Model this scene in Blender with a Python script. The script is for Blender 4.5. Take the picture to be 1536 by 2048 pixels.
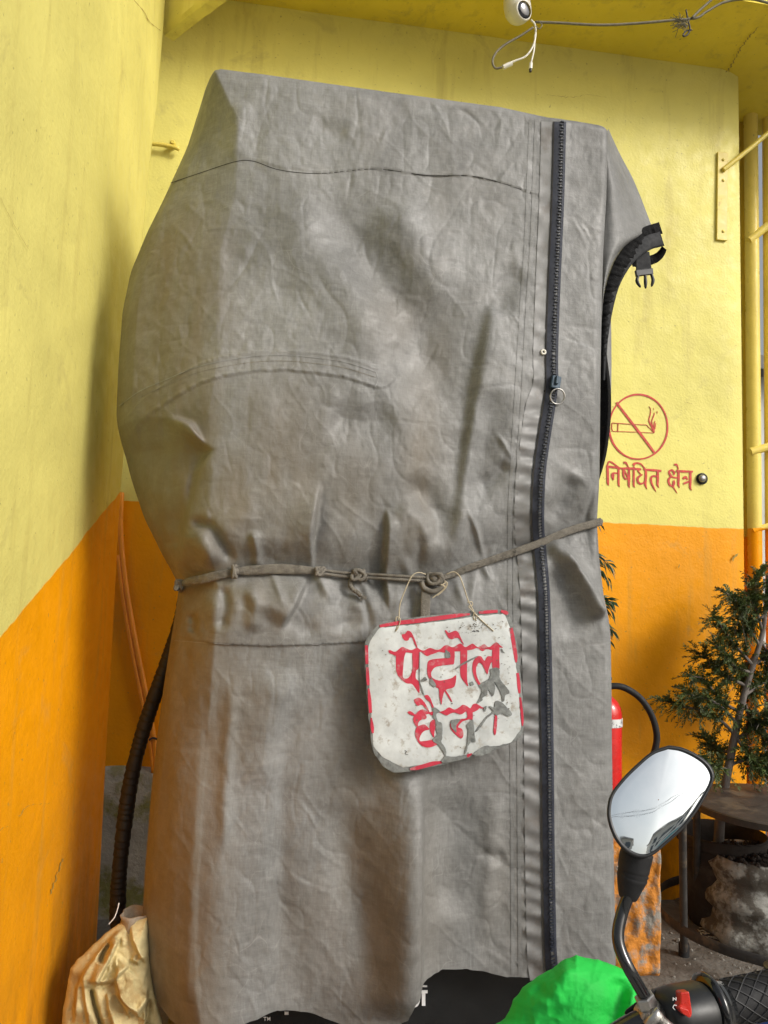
import bpy, math, random
import numpy as np
from mathutils import Vector, Matrix, noise

for o in list(bpy.data.objects):
    bpy.data.objects.remove(o)
scene = bpy.context.scene
rng = random.Random(7)

# ---------------------------------------------------------------- camera
EYE = 1.30
FPX = 1540.0                       # focal length in photo pixels (1536 wide)
PITCH, ROLL = math.radians(5.3), math.radians(1.8)
cam_data = bpy.data.cameras.new('camera')
cam_data.sensor_fit = 'HORIZONTAL'
cam_data.sensor_width = 36.0
cam_data.lens = 36.0 * FPX / 1536.0
cam_data.clip_start = 0.05
cam_data.clip_end = 2000.0
cam = bpy.data.objects.new('camera', cam_data)
scene.collection.objects.link(cam)
camM = Matrix.Rotation(math.radians(90) + PITCH, 3, 'X') @ Matrix.Rotation(ROLL, 3, 'Z')
cam.matrix_world = Matrix.Translation((0, 0, EYE)) @ camM.to_4x4()
scene.camera = cam

# ---------------------------------------------------------------- sky, sun, exposure
SUN_AZ, SUN_EL = math.radians(127), math.radians(31)     # azimuth clockwise from +Y (view direction)
world = bpy.data.worlds.new('World')
scene.world = world
world.use_nodes = True
wn = world.node_tree.nodes
wl = world.node_tree.links
wn.clear()
w_out = wn.new('ShaderNodeOutputWorld')
w_bg = wn.new('ShaderNodeBackground')
w_sky = wn.new('ShaderNodeTexSky')
w_sky.sky_type = 'NISHITA'
w_sky.sun_disc = False
w_sky.sun_elevation = SUN_EL
w_sky.sun_rotation = SUN_AZ
w_sky.air_density = 1.6
w_sky.dust_density = 6.0
w_sky.ozone_density = 1.0
w_hsv = wn.new('ShaderNodeHueSaturation')
w_hsv.inputs['Saturation'].default_value = 0.35          # thin overcast: greyer than clear sky
wl.new(w_sky.outputs[0], w_hsv.inputs['Color'])
wl.new(w_hsv.outputs[0], w_bg.inputs['Color'])
w_bg.inputs['Strength'].default_value = 0.085
wl.new(w_bg.outputs[0], w_out.inputs['Surface'])

sun_d = bpy.data.lights.new('sun', 'SUN')
sun_d.energy = 1.2
sun_d.angle = math.radians(16)
sun_d.color = (1.0, 0.965, 0.91)
sun = bpy.data.objects.new('sun', sun_d)
scene.collection.objects.link(sun)
sdir = Vector((math.sin(SUN_AZ) * math.cos(SUN_EL), math.cos(SUN_AZ) * math.cos(SUN_EL), math.sin(SUN_EL)))
sun.rotation_euler = sdir.to_track_quat('Z', 'Y').to_euler()
sun.location = (2, -3, 6)

scene.view_settings.view_transform = 'Standard'
scene.view_settings.look = 'None'
scene.view_settings.gamma = 1.0
scene.view_settings.use_curve_mapping = False
scene.view_settings.exposure = 0.65
scene.cycles.max_bounces = 6
scene.cycles.diffuse_bounces = 5
scene.cycles.glossy_bounces = 3

# ---------------------------------------------------------------- projection helpers
CR = np.array(camM.col[0]); CU = np.array(camM.col[1]); CF = -np.array(camM.col[2])
C0 = np.array([0, 0, EYE])

def ray(px, py):
    px = np.asarray(px, float); py = np.asarray(py, float)
    return CF + ((px - 768) / FPX)[..., None] * CR - ((py - 1024) / FPX)[..., None] * CU

def at(px, py, Y):
    d = ray(px, py)
    return C0 + d * (np.asarray(Y, float) / d[..., 1])[..., None]

def project(P):
    v = np.asarray(P, float) - C0
    z = v @ CF
    return 768 + FPX * (v @ CR) / z, 1024 - FPX * (v @ CU) / z

def at_ground(px, py, z=0.0):
    d = ray(px, py)
    return C0 + d * ((z - EYE) / d[..., 2])[..., None]

YAW = math.radians(8.5)
WV = np.array([math.cos(YAW), math.sin(YAW), 0.0])       # along the wall, to the right
NV = np.array([-math.sin(YAW), math.cos(YAW), 0.0])      # into the wall, away from the viewer
KV = np.array([0, 0, 1.0])

def on_plane(px, py, O, t=0.0):
    """point where the pixel ray meets the plane through O (+t*NV) parallel to the wall"""
    d = ray(px, py)
    lam = ((O - C0) @ NV + t) / (d @ NV)
    return C0 + d * lam[..., None]

# ---------------------------------------------------------------- mesh helpers
def link(o):
    scene.collection.objects.link(o)
    return o

def origin(o):
    v = Vector((0, 0, 0))
    while o is not None:
        v += o.location
        o = o.parent
    return v

def tag(o, label=None, cat=None, group=None, kind=None):
    if label: o['label'] = label
    if cat: o['category'] = cat
    if group: o['group'] = group
    if kind: o['kind'] = kind
    return o

def thing(name, label, cat, loc, group=None):
    o = bpy.data.objects.new(name, None)
    o.empty_display_size = 0.05
    o.location = tuple(float(c) for c in loc)
    link(o)
    return tag(o, label, cat, group)

def catmull(pts, n):
    """n samples along a smooth curve through pts (rows of any length)"""
    P = np.asarray(pts, float)
    if len(P) == 2:
        u = np.linspace(0, 1, n)[:, None]
        return P[0] * (1 - u) + P[1] * u
    P = np.vstack([2 * P[0] - P[1], P, 2 * P[-1] - P[-2]])
    seg = np.linalg.norm(np.diff(P[1:-1, :2], axis=0), axis=1) + 1e-9
    if P.shape[1] == 3 and np.abs(P[:, 2]).max() < 50:
        seg = np.linalg.norm(np.diff(P[1:-1], axis=0), axis=1) + 1e-9
    cs = np.concatenate([[0], np.cumsum(seg)]); cs /= cs[-1]
    out = []
    for u in np.linspace(0, 1, n):
        i = min(int(np.searchsorted(cs, u, side='right')) - 1, len(seg) - 1)
        i = max(i, 0)
        f = (u - cs[i]) / max(cs[i + 1] - cs[i], 1e-9)
        p0, p1, p2, p3 = P[i], P[i + 1], P[i + 2], P[i + 3]
        out.append(0.5 * ((2 * p1) + (-p0 + p2) * f + (2 * p0 - 5 * p1 + 4 * p2 - p3) * f * f + (-p0 + 3 * p1 - 3 * p2 + p3) * f ** 3))
    return np.array(out)

class MB:
    def __init__(self):
        self.v = []; self.f = []
    def add(self, verts, faces):
        b = len(self.v)
        self.v += [tuple(float(c) for c in p) for p in verts]
        self.f += [tuple(b + i for i in f) for f in faces]
        return self
    def frame_box(self, O, a, b, c, h):
        """box centred at O with half sizes h along unit axes a, b, c"""
        O = np.asarray(O, float); vs = []
        for i in (-1, 1):
            for j in (-1, 1):
                for k in (-1, 1):
                    vs.append(O + np.asarray(a) * i * h[0] + np.asarray(b) * j * h[1] + np.asarray(c) * k * h[2])
        return self.add(vs, [(0, 1, 3, 2), (4, 6, 7, 5), (0, 4, 5, 1), (2, 3, 7, 6), (0, 2, 6, 4), (1, 5, 7, 3)])
    def box(self, O, h):
        return self.frame_box(O, (1, 0, 0), (0, 1, 0), (0, 0, 1), h)
    def tube(self, pts, r, n=10, cap=True, flat=None, up=None):
        """tube along pts; r scalar or per point; flat=(ku,kv) scales the two cross axes"""
        P = np.asarray(pts, float); m = len(P)
        R = np.full(m, r) if np.isscalar(r) else np.asarray(r, float)
        T = np.gradient(P, axis=0)
        T /= np.linalg.norm(T, axis=1)[:, None] + 1e-12
        ref = np.array(up if up is not None else (0, 0, 1.0), float)
        if up is None and abs(T[0] @ ref) > 0.9: ref = np.array([1.0, 0, 0])
        vs = []
        N = ref - (ref @ T[0]) * T[0]; N /= np.linalg.norm(N)
        for i in range(m):
            if up is not None: N = ref - (ref @ T[i]) * T[i]
            else: N = N - (N @ T[i]) * T[i]
            N /= np.linalg.norm(N) + 1e-12
            B = np.cross(T[i], N)
            ku, kv = flat if flat else (1, 1)
            for k in range(n):
                a = 2 * math.pi * k / n
                vs.append(P[i] + R[i] * (ku * math.cos(a) * N + kv * math.sin(a) * B))
        fs = [(i * n + k, i * n + (k + 1) % n, (i + 1) * n + (k + 1) % n, (i + 1) * n + k) for i in range(m - 1) for k in range(n)]
        if cap:
            fs += [tuple(range(n - 1, -1, -1)), tuple((m - 1) * n + k for k in range(n))]
        return self.add(vs, fs)
    def lathe(self, O, axis, prof, n=24, wob=None):
        """prof: list of (distance along axis, radius)"""
        ax = np.asarray(axis, float); ax /= np.linalg.norm(ax)
        ref = np.array([0, 0, 1.0]) if abs(ax[2]) < 0.9 else np.array([1.0, 0, 0])
        a = np.cross(ref, ax); a /= np.linalg.norm(a); b = np.cross(ax, a)
        vs = []
        for i, (h, r) in enumerate(prof):
            for k in range(n):
                t = 2 * math.pi * k / n
                rr = r * (1 + (wob(h, t) if wob else 0))
                vs.append(np.asarray(O) + ax * h + rr * (math.cos(t) * a + math.sin(t) * b))
        m = len(prof)
        fs = [(i * n + k, i * n + (k + 1) % n, (i + 1) * n + (k + 1) % n, (i + 1) * n + k) for i in range(m - 1) for k in range(n)]
        fs += [tuple(range(n - 1, -1, -1)), tuple((m - 1) * n + k for k in range(n))]
        return self.add(vs, fs)
    def grid(self, G):
        """G: rows x cols x 3"""
        r, c = G.shape[:2]
        return self.add(G.reshape(-1, 3), [(i * c + j, i * c + j + 1, (i + 1) * c + j + 1, (i + 1) * c + j) for i in range(r - 1) for j in range(c - 1)])
    def slab(self, front, back):
        """closed prism between two matching loops of points"""
        n = len(front)
        return self.add(list(front) + list(back), [tuple(range(n)), tuple(range(2 * n - 1, n - 1, -1))] + [(i, n + i, n + (i + 1) % n, (i + 1) % n) for i in range(n)])
    def build(self, name, material, parent=None, smooth=False, bevel=0.0, angle=None, weld=False):
        o0 = origin(parent) if parent is not None else Vector((0, 0, 0))
        me = bpy.data.meshes.new(name)
        me.from_pydata([(x - o0.x, y - o0.y, z - o0.z) for x, y, z in self.v], [], self.f)
        me.validate(); me.update()
        import bmesh
        bm = bmesh.new(); bm.from_mesh(me)
        if weld: bmesh.ops.remove_doubles(bm, verts=bm.verts, dist=1e-6)
        bmesh.ops.recalc_face_normals(bm, faces=bm.faces)
        bm.to_mesh(me); bm.free()
        if smooth:
            me.polygons.foreach_set('use_smooth', [True] * len(me.polygons))
            if angle: me.set_sharp_from_angle(angle=math.radians(angle))
        me.materials.append(material)
        o = bpy.data.objects.new(name, me)
        link(o)
        if parent is not None: o.parent = parent
        if bevel > 0:
            b = o.modifiers.new('bevel', 'BEVEL'); b.width = bevel; b.segments = 2; b.limit_method = 'ANGLE'; b.angle_limit = math.radians(35)
        return o

# 2-D value noise (vectorised), used to shape cloth and plaster
_ns = np.random.RandomState(11)
_tab = _ns.rand(256, 256)
def vnoise(x, y):
    xi = np.floor(x).astype(int); yi = np.floor(y).astype(int)
    fx = x - xi; fy = y - yi
    fx = fx * fx * fx * (fx * (fx * 6 - 15) + 10); fy = fy * fy * fy * (fy * (fy * 6 - 15) + 10)
    a = _tab[xi % 256, yi % 256]; b = _tab[(xi + 1) % 256, yi % 256]
    c = _tab[xi % 256, (yi + 1) % 256]; d = _tab[(xi + 1) % 256, (yi + 1) % 256]
    return (a * (1 - fx) + b * fx) * (1 - fy) + (c * (1 - fx) + d * fx) * fy
def fbm(x, y, o=4):
    s = 0; a = 0.5
    for i in range(o):
        s = s + a * (vnoise(x + 17.3 * i, y + 9.1 * i) - 0.5); x = x * 2.03; y = y * 2.03; a *= 0.5
    return s
def ridged(x, y, o=3):
    s = 0; a = 0.5
    for i in range(o):
        s = s + a * (1 - np.abs(2 * vnoise(x + 5.7 * i, y + 3.3 * i) - 1)); x = x * 2.1; y = y * 2.1; a *= 0.5
    return s
def poly_dist(px, py, pts):
    """distance, side (+ = right of travel in image), position 0..1 along the polyline"""
    P = np.asarray(pts, float)
    best = np.full(np.shape(px), 1e9); side = np.zeros(np.shape(px)); pos = np.zeros(np.shape(px))
    L = np.linalg.norm(np.diff(P, axis=0), axis=1); tot = L.sum(); acc = 0
    for i in range(len(P) - 1):
        ax, ay = P[i]; bx, by = P[i + 1]; dx, dy = bx - ax, by - ay
        t = np.clip(((px - ax) * dx + (py - ay) * dy) / (dx * dx + dy * dy + 1e-9), 0, 1)
        ex, ey = px - (ax + t * dx), py - (ay + t * dy)
        d = np.hypot(ex, ey); m = d < best
        best = np.where(m, d, best)
        side = np.where(m, np.sign(dx * ey - dy * ex), side)
        pos = np.where(m, (acc + t * L[i]) / tot, pos); acc += L[i]
    return best, side, pos
def ridge(px, py, pts, w, A, taper=0.25):
    d, s, u = poly_dist(px, py, pts)
    tp = np.clip(np.minimum(u, 1 - u) / max(taper, 1e-6), 0, 1) if taper > 0 else 1.0
    tp = tp * tp * (3 - 2 * tp) if taper > 0 else 1.0
    return A * np.exp(-(d / w) ** 2) * tp
def fold(px, py, pts, A, w=8.0, L=60.0, taper=0.2):
    """crease: raised on the left of travel, falling sharply to the right of it"""
    d, s, u = poly_dist(px, py, pts)
    tp = np.clip(np.minimum(u, 1 - u) / taper, 0, 1); tp = tp * tp * (3 - 2 * tp)
    sd = -s * d
    up = 1 / (1 + np.exp(-sd / w * 2))
    return A * (up * np.exp(-np.maximum(sd, 0) / L) - (1 - up) * 0.5 * np.exp(-np.maximum(-sd, 0) / (L * 0.6))) * tp

# ---------------------------------------------------------------- materials
def nodes(name):
    m = bpy.data.materials.new(name); m.use_nodes = True
    nt = m.node_tree
    b = nt.nodes['Principled BSDF']
    return m, nt, b
def N(nt, t, **kw):
    n = nt.nodes.new(t)
    for k, v in kw.items():
        if k in n.inputs: n.inputs[k].default_value = v
        else: setattr(n, k, v)
    return n
def ramp(nt, fac, stops):
    r = nt.nodes.new('ShaderNodeValToRGB')
    e = r.color_ramp.elements
    e[0].position, e[0].color = stops[0][0], (*stops[0][1], 1) if len(stops[0][1]) == 3 else stops[0][1]
    e[1].position, e[1].color = stops[-1][0], (*stops[-1][1], 1)
    for p, c in stops[1:-1]:
        x = e.new(p); x.color = (*c, 1)
    nt.links.new(fac, r.inputs[0])
    return r.outputs[0]
def mixc(nt, fac, a, b, mode='MIX'):
    m = nt.nodes.new('ShaderNodeMix'); m.data_type = 'RGBA'; m.blend_type = mode
    for s, val in ((0, fac), (6, a), (7, b)):
        if hasattr(val, 'is_linked') or isinstance(val, bpy.types.NodeSocket): nt.links.new(val, m.inputs[s])
        elif s == 0: m.inputs[0].default_value = val
        else: m.inputs[s].default_value = (*val, 1)
    return m.outputs[2]
def math_n(nt, op, a, b=0.0, clamp=False):
    m = nt.nodes.new('ShaderNodeMath'); m.operation = op; m.use_clamp = clamp
    for i, v in ((0, a), (1, b)):
        if isinstance(v, bpy.types.NodeSocket): nt.links.new(v, m.inputs[i])
        else: m.inputs[i].default_value = v
    return m.outputs[0]
def noise_n(nt, vec, scale, detail=4.0, rough=0.55, dist=0.0):
    n = N(nt, 'ShaderNodeTexNoise', Scale=scale, Detail=detail, Roughness=rough, Distortion=dist)
    nt.links.new(vec, n.inputs['Vector'])
    return n.outputs['Fac']
def bump_n(nt, h, strength, dist, normal=None):
    b = N(nt, 'ShaderNodeBump', Strength=strength, Distance=dist)
    nt.links.new(h, b.inputs['Height'])
    if normal is not None: nt.links.new(normal, b.inputs['Normal'])
    return b.outputs[0]
def mapping(nt, vec, scale, rot=(0, 0, 0)):
    m = N(nt, 'ShaderNodeMapping'); m.inputs['Scale'].default_value = scale; m.inputs['Rotation'].default_value = rot
    nt.links.new(vec, m.inputs['Vector'])
    return m.outputs[0]

def pm(name, c, rough=0.6, var=0.25, scale=12.0, bump=0.2, bscale=60.0, metal=0.0, dirt=None, dirt_scale=6.0, dirt_at=0.58, bdist=0.004, spec=0.5, coat=0.0, stretch=None):
    """plain procedural material: colour with tonal variation, optional dirt patches and fine relief"""
    m, nt, b = nodes(name)
    tc = N(nt, 'ShaderNodeTexCoord').outputs['Object']
    v = mapping(nt, tc, stretch) if stretch else tc
    f = noise_n(nt, v, scale, 6, 0.6)
    lo = tuple(max(0, x * (1 - var)) for x in c); hi = tuple(min(1, x * (1 + var)) for x in c)
    col = ramp(nt, f, [(0.3, lo), (0.7, hi)])
    if dirt is not None:
        d = ramp(nt, noise_n(nt, v, dirt_scale, 8, 0.65), [(dirt_at - 0.04, (0, 0, 0)), (dirt_at + 0.06, (1, 1, 1))])
        col = mixc(nt, d, col, dirt)
    nt.links.new(col, b.inputs['Base Color'])
    rr = ramp(nt, noise_n(nt, v, scale * 2.3, 4), [(0.25, (max(0, rough - 0.12),) * 3), (0.75, (min(1, rough + 0.12),) * 3)])
    nt.links.new(rr, b.inputs['Roughness'])
    b.inputs['Metallic'].default_value = metal
    b.inputs['Specular IOR Level'].default_value = spec
    if coat: b.inputs['Coat Weight'].default_value = coat
    if bump > 0: nt.links.new(bump_n(nt, noise_n(nt, v, bscale, 5), bump, bdist), b.inputs['Normal'])
    return m

YEL = (0.735, 0.665, 0.185); ORA = (0.82, 0.325, 0.0015)
def painted_plaster(name, z_line, slope=(0, 0), yel=YEL, ora=ORA, scuff=1.0, rough=0.42):
    """yellow over orange masonry paint, divided at z = z_line + slope.xy * position"""
    m, nt, b = nodes(name)
    tc = N(nt, 'ShaderNodeNewGeometry').outputs['Position']
    sp = N(nt, 'ShaderNodeSeparateXYZ'); nt.links.new(tc, sp.inputs[0])
    h = sp.outputs[2]
    if slope != (0, 0):
        h = math_n(nt, 'ADD', h, math_n(nt, 'MULTIPLY', sp.outputs[0], -slope[0]))
        h = math_n(nt, 'ADD', h, math_n(nt, 'MULTIPLY', sp.outputs[1], -slope[1]))
    wob = math_n(nt, 'MULTIPLY', math_n(nt, 'SUBTRACT', noise_n(nt, tc, 10, 4), 0.5), 0.020)
    h = math_n(nt, 'ADD', h, wob)
    up = math_n(nt, 'MULTIPLY', math_n(nt, 'SUBTRACT', h, z_line), 400.0, True)
    big = noise_n(nt, tc, 2.2, 4, 0.6)
    y2 = ramp(nt, big, [(0.3, tuple(x * 0.88 for x in yel)), (0.7, tuple(min(1, x * 1.06) for x in yel))])
    o2 = ramp(nt, big, [(0.3, tuple(x * 0.86 for x in ora)), (0.7, tuple(min(1, x * 1.08) for x in ora))])
    col = mixc(nt, up, o2, y2)
    # greyish handling marks and fine specks of grime
    g = ramp(nt, noise_n(nt, tc, 5.5, 6, 0.72, 0.6), [(0.58, (0, 0, 0)), (0.80, (0.5 * scuff,) * 3)])
    col = mixc(nt, g, col, (0.30, 0.24, 0.10))
    stk = ramp(nt, noise_n(nt, mapping(nt, tc, (1, 1, 0.10)), 13, 4, 0.65), [(0.55, (0, 0, 0)), (0.78, (0.40 * scuff,) * 3)])
    col = mixc(nt, stk, col, (0.34, 0.25, 0.07))
    sk = ramp(nt, noise_n(nt, tc, 75, 2, 0.5), [(0.70, (0, 0, 0)), (0.76, (0.55 * scuff,) * 3)])
    col = mixc(nt, sk, col, (0.22, 0.17, 0.06))
    # splash-back soiling, dense in the lowest half metre
    low = N(nt, 'ShaderNodeMapRange'); low.inputs['From Min'].default_value = 0.75; low.inputs['From Max'].default_value = 0.0
    nt.links.new(sp.outputs[2], low.inputs['Value'])
    gl = math_n(nt, 'MULTIPLY', low.outputs[0], ramp(nt, noise_n(nt, mapping(nt, tc, (1, 1, 0.35)), 9, 5, 0.7), [(0.38, (0, 0, 0)), (0.70, (0.85,) * 3)]))
    col = mixc(nt, gl, col, (0.16, 0.085, 0.02))
    nt.links.new(col, b.inputs['Base Color'])
    rr = ramp(nt, noise_n(nt, tc, 20, 2), [(0.3, (rough - 0.08,) * 3), (0.7, (rough + 0.14,) * 3)])
    nt.links.new(rr, b.inputs['Roughness'])
    b.inputs['Specular IOR Level'].default_value = 0.22
    n1 = bump_n(nt, noise_n(nt, tc, 9, 2, 0.5), 0.35, 0.012)
    n2 = bump_n(nt, noise_n(nt, tc, 95, 2, 0.5), 0.40, 0.0028, n1)
    nt.links.new(n2, b.inputs['Normal'])
    return m

M = {}
M['ground'] = pm('ground_dirt', (0.16, 0.145, 0.125), 0.92, 0.35, 5, 0.7, 45, dirt=(0.085, 0.07, 0.055), dirt_scale=2.5, dirt_at=0.52, bdist=0.012)
M['concrete'] = pm('bare_concrete', (0.34, 0.32, 0.265), 0.9, 0.3, 7, 0.7, 40, dirt=(0.20, 0.19, 0.06), dirt_scale=5, dirt_at=0.57, bdist=0.01)
M['black_rubber'] = pm('black_rubber', (0.011, 0.011, 0.012), 0.65, 0.3, 30, 0.25, 120, bdist=0.002, spec=0.35)
M['black_cloth'] = pm('black_cloth', (0.006, 0.006, 0.0065), 0.9, 0.4, 60, 0.8, 260, bdist=0.003, spec=0.2)
M['webbing'] = pm('black_webbing', (0.012, 0.013, 0.015), 0.7, 0.25, 40, 0.5, 400, bdist=0.001, spec=0.3)
M['black_plastic'] = pm('black_plastic', (0.011, 0.012, 0.013), 0.42, 0.2, 20, 0.12, 180, bdist=0.001)
M['gloss_black'] = pm('gloss_black_paint', (0.012, 0.013, 0.014), 0.14, 0.2, 20, 0.03, 120, bdist=0.001, coat=0.4)
M['zip_tape'] = pm('zip_tape', (0.022, 0.026, 0.040), 0.75, 0.25, 60, 0.4, 500, bdist=0.001)
M['zip_teeth'] = pm('zip_teeth', (0.016, 0.021, 0.034), 0.55, 0.15, 60, 0.0)
M['zip_slider'] = pm('zip_slider', (0.035, 0.06, 0.085), 0.35, 0.2, 60, 0.1, 200, metal=0.3)
M['steel'] = pm('dull_steel', (0.42, 0.41, 0.39), 0.38, 0.2, 60, 0.15, 250, metal=0.9, bdist=0.001)
M['rope'] = pm('dusty_rope', (0.16, 0.145, 0.12), 0.95, 0.3, 60, 0.9, 330, bdist=0.003)
M['wire'] = pm('hanging_wire', (0.42, 0.36, 0.25), 0.5, 0.2, 60, 0.0, metal=0.2)
M['white_plastic'] = pm('white_plastic', (0.72, 0.70, 0.62), 0.4, 0.08, 20, 0.05, 120, bdist=0.001, dirt=(0.45, 0.38, 0.2), dirt_scale=14, dirt_at=0.66)
M['sign_red'] = pm('red_sign_paint', (0.46, 0.020, 0.048), 0.55, 0.2, 25, 0.15, 120, dirt=(0.40, 0.16, 0.17), dirt_scale=30, dirt_at=0.60, bdist=0.001)
M['sign_white'] = pm('white_sign_paint', (0.50, 0.525, 0.52), 0.55, 0.24, 16, 0.4, 50, dirt=(0.33, 0.31, 0.27), dirt_scale=48, dirt_at=0.60, bdist=0.002)
M['sign_base'] = pm('weathered_tin', (0.175, 0.185, 0.178), 0.75, 0.45, 60, 0.6, 150, bdist=0.002, dirt=(0.10, 0.10, 0.095), dirt_scale=30, dirt_at=0.58)
M['wall_red'] = pm('red_wall_paint', (0.52, 0.045, 0.03), 0.6, 0.3, 45, 0.3, 95, dirt=(0.62, 0.30, 0.10), dirt_scale=60, dirt_at=0.66)
M['crack'] = pm('crack_line', (0.34, 0.25, 0.06), 0.9, 0.3, 60, 0)
M['yellow_metal'] = pm('yellow_gloss_metal', (0.66, 0.53, 0.10), 0.45, 0.15, 8, 0.15, 60, dirt=(0.25, 0.18, 0.05), dirt_scale=9, dirt_at=0.64)
M['orange_paint'] = pm('orange_cable_paint', (0.80, 0.28, 0.012), 0.45, 0.12, 12, 0.1, 60)
M['ext_red'] = pm('extinguisher_red', (0.55, 0.018, 0.015), 0.25, 0.15, 10, 0.05, 60, dirt=(0.2, 0.02, 0.015), dirt_scale=30, dirt_at=0.68, coat=0.3)
M['label_band'] = pm('label_band', (0.62, 0.63, 0.63), 0.5, 0.1, 20, 0.05, 60, dirt=(0.12, 0.12, 0.13), dirt_scale=70, dirt_at=0.54)
M['dark_iron'] = pm('dark_iron', (0.035, 0.032, 0.03), 0.6, 0.35, 20, 0.4, 90, dirt=(0.10, 0.075, 0.05), dirt_scale=14, dirt_at=0.58)
M['stool_top'] = pm('stool_top_iron', (0.050, 0.040, 0.033), 0.55, 0.35, 14, 0.3, 60, dirt=(0.11, 0.085, 0.06), dirt_scale=8, dirt_at=0.56)
M['soil'] = pm('dark_soil', (0.028, 0.02, 0.015), 0.95, 0.4, 25, 0.9, 70, bdist=0.01)
M['bag'] = pm('grimy_white_sack', (0.30, 0.30, 0.275), 0.7, 0.35, 22, 0.9, 60, dirt=(0.09, 0.08, 0.065), dirt_scale=16, dirt_at=0.47)
M['peel'] = pm('peeling_orange', (0.56, 0.21, 0.025), 0.75, 0.25, 18, 0.9, 30, dirt=(0.24, 0.22, 0.19), dirt_scale=13, dirt_at=0.515, bdist=0.014)
M['peel_red'] = pm('old_red_paint', (0.22, 0.055, 0.03), 0.75, 0.3, 30, 0.5, 60, dirt=(0.55, 0.25, 0.06), dirt_scale=25, dirt_at=0.60)
M['straw'] = pm('dry_straw', (0.46, 0.42, 0.32), 0.9, 0.3, 40, 0)
M['bark'] = pm('grey_bark', (0.15, 0.13, 0.115), 0.9, 0.3, 30, 0.8, 60, stretch=(1, 1, 0.3), bdist=0.006)
M['leaf'] = pm('juniper_leaf', (0.070, 0.105, 0.022), 0.6, 0.45, 9, 0, dirt=(0.10, 0.085, 0.03), dirt_scale=14, dirt_at=0.60)
M['leaf_dark'] = pm('conifer_leaf', (0.022, 0.062, 0.02), 0.5, 0.4, 12, 0)
M['blue_plastic'] = pm('blue_plastic', (0.01, 0.06, 0.30), 0.4, 0.15, 20, 0.05, 60)
M['switch_red'] = pm('red_switch', (0.50, 0.025, 0.015), 0.32, 0.12, 40, 0.06, 200, bdist=0.001, dirt=(0.22, 0.02, 0.015), dirt_scale=60, dirt_at=0.62)
M['print_white'] = pm('white_print', (0.78, 0.78, 0.78), 0.5, 0.05, 60, 0)
M['chrome'] = pm('scuffed_aluminium', (0.38, 0.37, 0.35), 0.32, 0.3, 60, 0.3, 150, metal=0.85, bdist=0.001, dirt=(0.06, 0.055, 0.05), dirt_scale=40, dirt_at=0.56)
M['lens'] = pm('camera_lens_glass', (0.012, 0.014, 0.02), 0.05, 0.1, 20, 0, coat=1.0)
M['grey_cable'] = pm('grey_cable', (0.17, 0.155, 0.11), 0.7, 0.3, 40, 0.2, 120)
M['hose_white'] = pm('collar_cloth', (0.30, 0.25, 0.19), 0.8, 0.2, 30, 0.5, 120)

# ================================================================= SETTING
WO = at(768, 1030, 3.22)                        # a point on the back wall
def wallp(px, py, t=0.0): return on_plane(px, py, WO, t)
def wf(q, r, z):                                 # wall frame: q along the wall, r out of the wall toward the viewer
    return np.array([WO[0], WO[1], 0]) + q * WV - r * NV + np.array([0, 0, z])
def q_of(P): return float((np.asarray(P) - WO) @ WV)

Z_PAINT = float(wallp(1350, 1052)[2])
Z_CEIL = float(wallp(1350, 133)[2])
Z_PLINTH = float(wallp(240, 1531)[2])
Q_R = q_of(wallp(1486, 700)); Q_L = q_of(wallp(60, 1000)) - 0.3

g = MB(); nG = 60
gx = np.concatenate([np.linspace(-300, -4, 14)[:-1], np.linspace(-4, 4, 90), np.linspace(4, 300, 14)[1:]])
gy = np.concatenate([np.linspace(-300, -2, 14)[:-1], np.linspace(-2, 5, 80), np.linspace(5, 300, 14)[1:]])
GX, GY = np.meshgrid(gx, gy)
near = (np.abs(GX) < 4.01) & (GY > -2.01) & (GY < 5.01)
GZ = np.where(near, 0.012 * fbm(GX * 3 + 50, GY * 3 + 50, 4), 0.0)
g.grid(np.stack([GX, GY, GZ], -1))
tag(g.build('ground', M['ground'], smooth=True), kind='structure')
fc = MB()                                     # concrete forecourt added out of view to bounce light onto the ceiling
FX = np.linspace(-25, 25, 60); FY = np.linspace(-22, 1.15, 40)
AX, AY = np.meshgrid(FX, FY)
lo_e = 0.05 + 0.004 * fbm(AX * .7, AY * .7, 3)
fc.grid(np.stack([AX, AY, lo_e], -1))
fc.grid(np.array([[(x, 1.15, z) for x in FX] for z in (0.05, -0.05)]))
tag(fc.build('bounce_slab', pm('bounce_slab_concrete', (.36, .345, .315), .9, .2, 1.2, .4, 20, dirt=(.2, .19, .17), dirt_scale=.8, dirt_at=.58), smooth=True), kind='structure')

M['back_wall'] = painted_plaster('back_wall_paint', Z_PAINT)
bw = thing('back_wall', 'yellow plaster wall with orange lower band behind the covered pump', 'wall', wf((Q_L + Q_R) / 2, 0, 0))
qs = np.linspace(Q_L, Q_R, 60); zs = np.linspace(0, Z_CEIL + 0.03, 80)
QQ, ZZ = np.meshgrid(qs, zs)
rel = 0.006 * fbm(QQ * 3 + 9, ZZ * 3 + 4, 3)
rel = rel + 0.03 * np.exp(-((Z_CEIL - ZZ) / 0.05) ** 2)                        # coved joint under the ceiling
rel[:, -1] = rel[:, -1] * 0 - 0.012; rel[:, -2] = rel[:, -2] * 0.5              # softened outer arris
front = np.array([[wf(q, r, z) for q, r, z in zip(a, b, c)] for a, b, c in zip(QQ, rel, ZZ)])
m = MB(); m.grid(front)
back = np.array([[wf(q, -0.22, z) for q in (Q_L, Q_R)] for z in (0, Z_CEIL)])
m.add([front[i, -1] for i in range(len(zs))] + [wf(Q_R, -0.22, z) for z in zs], [(i, i + 1, len(zs) + i + 1, len(zs) + i) for i in range(len(zs) - 1)])
m.grid(back)
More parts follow.
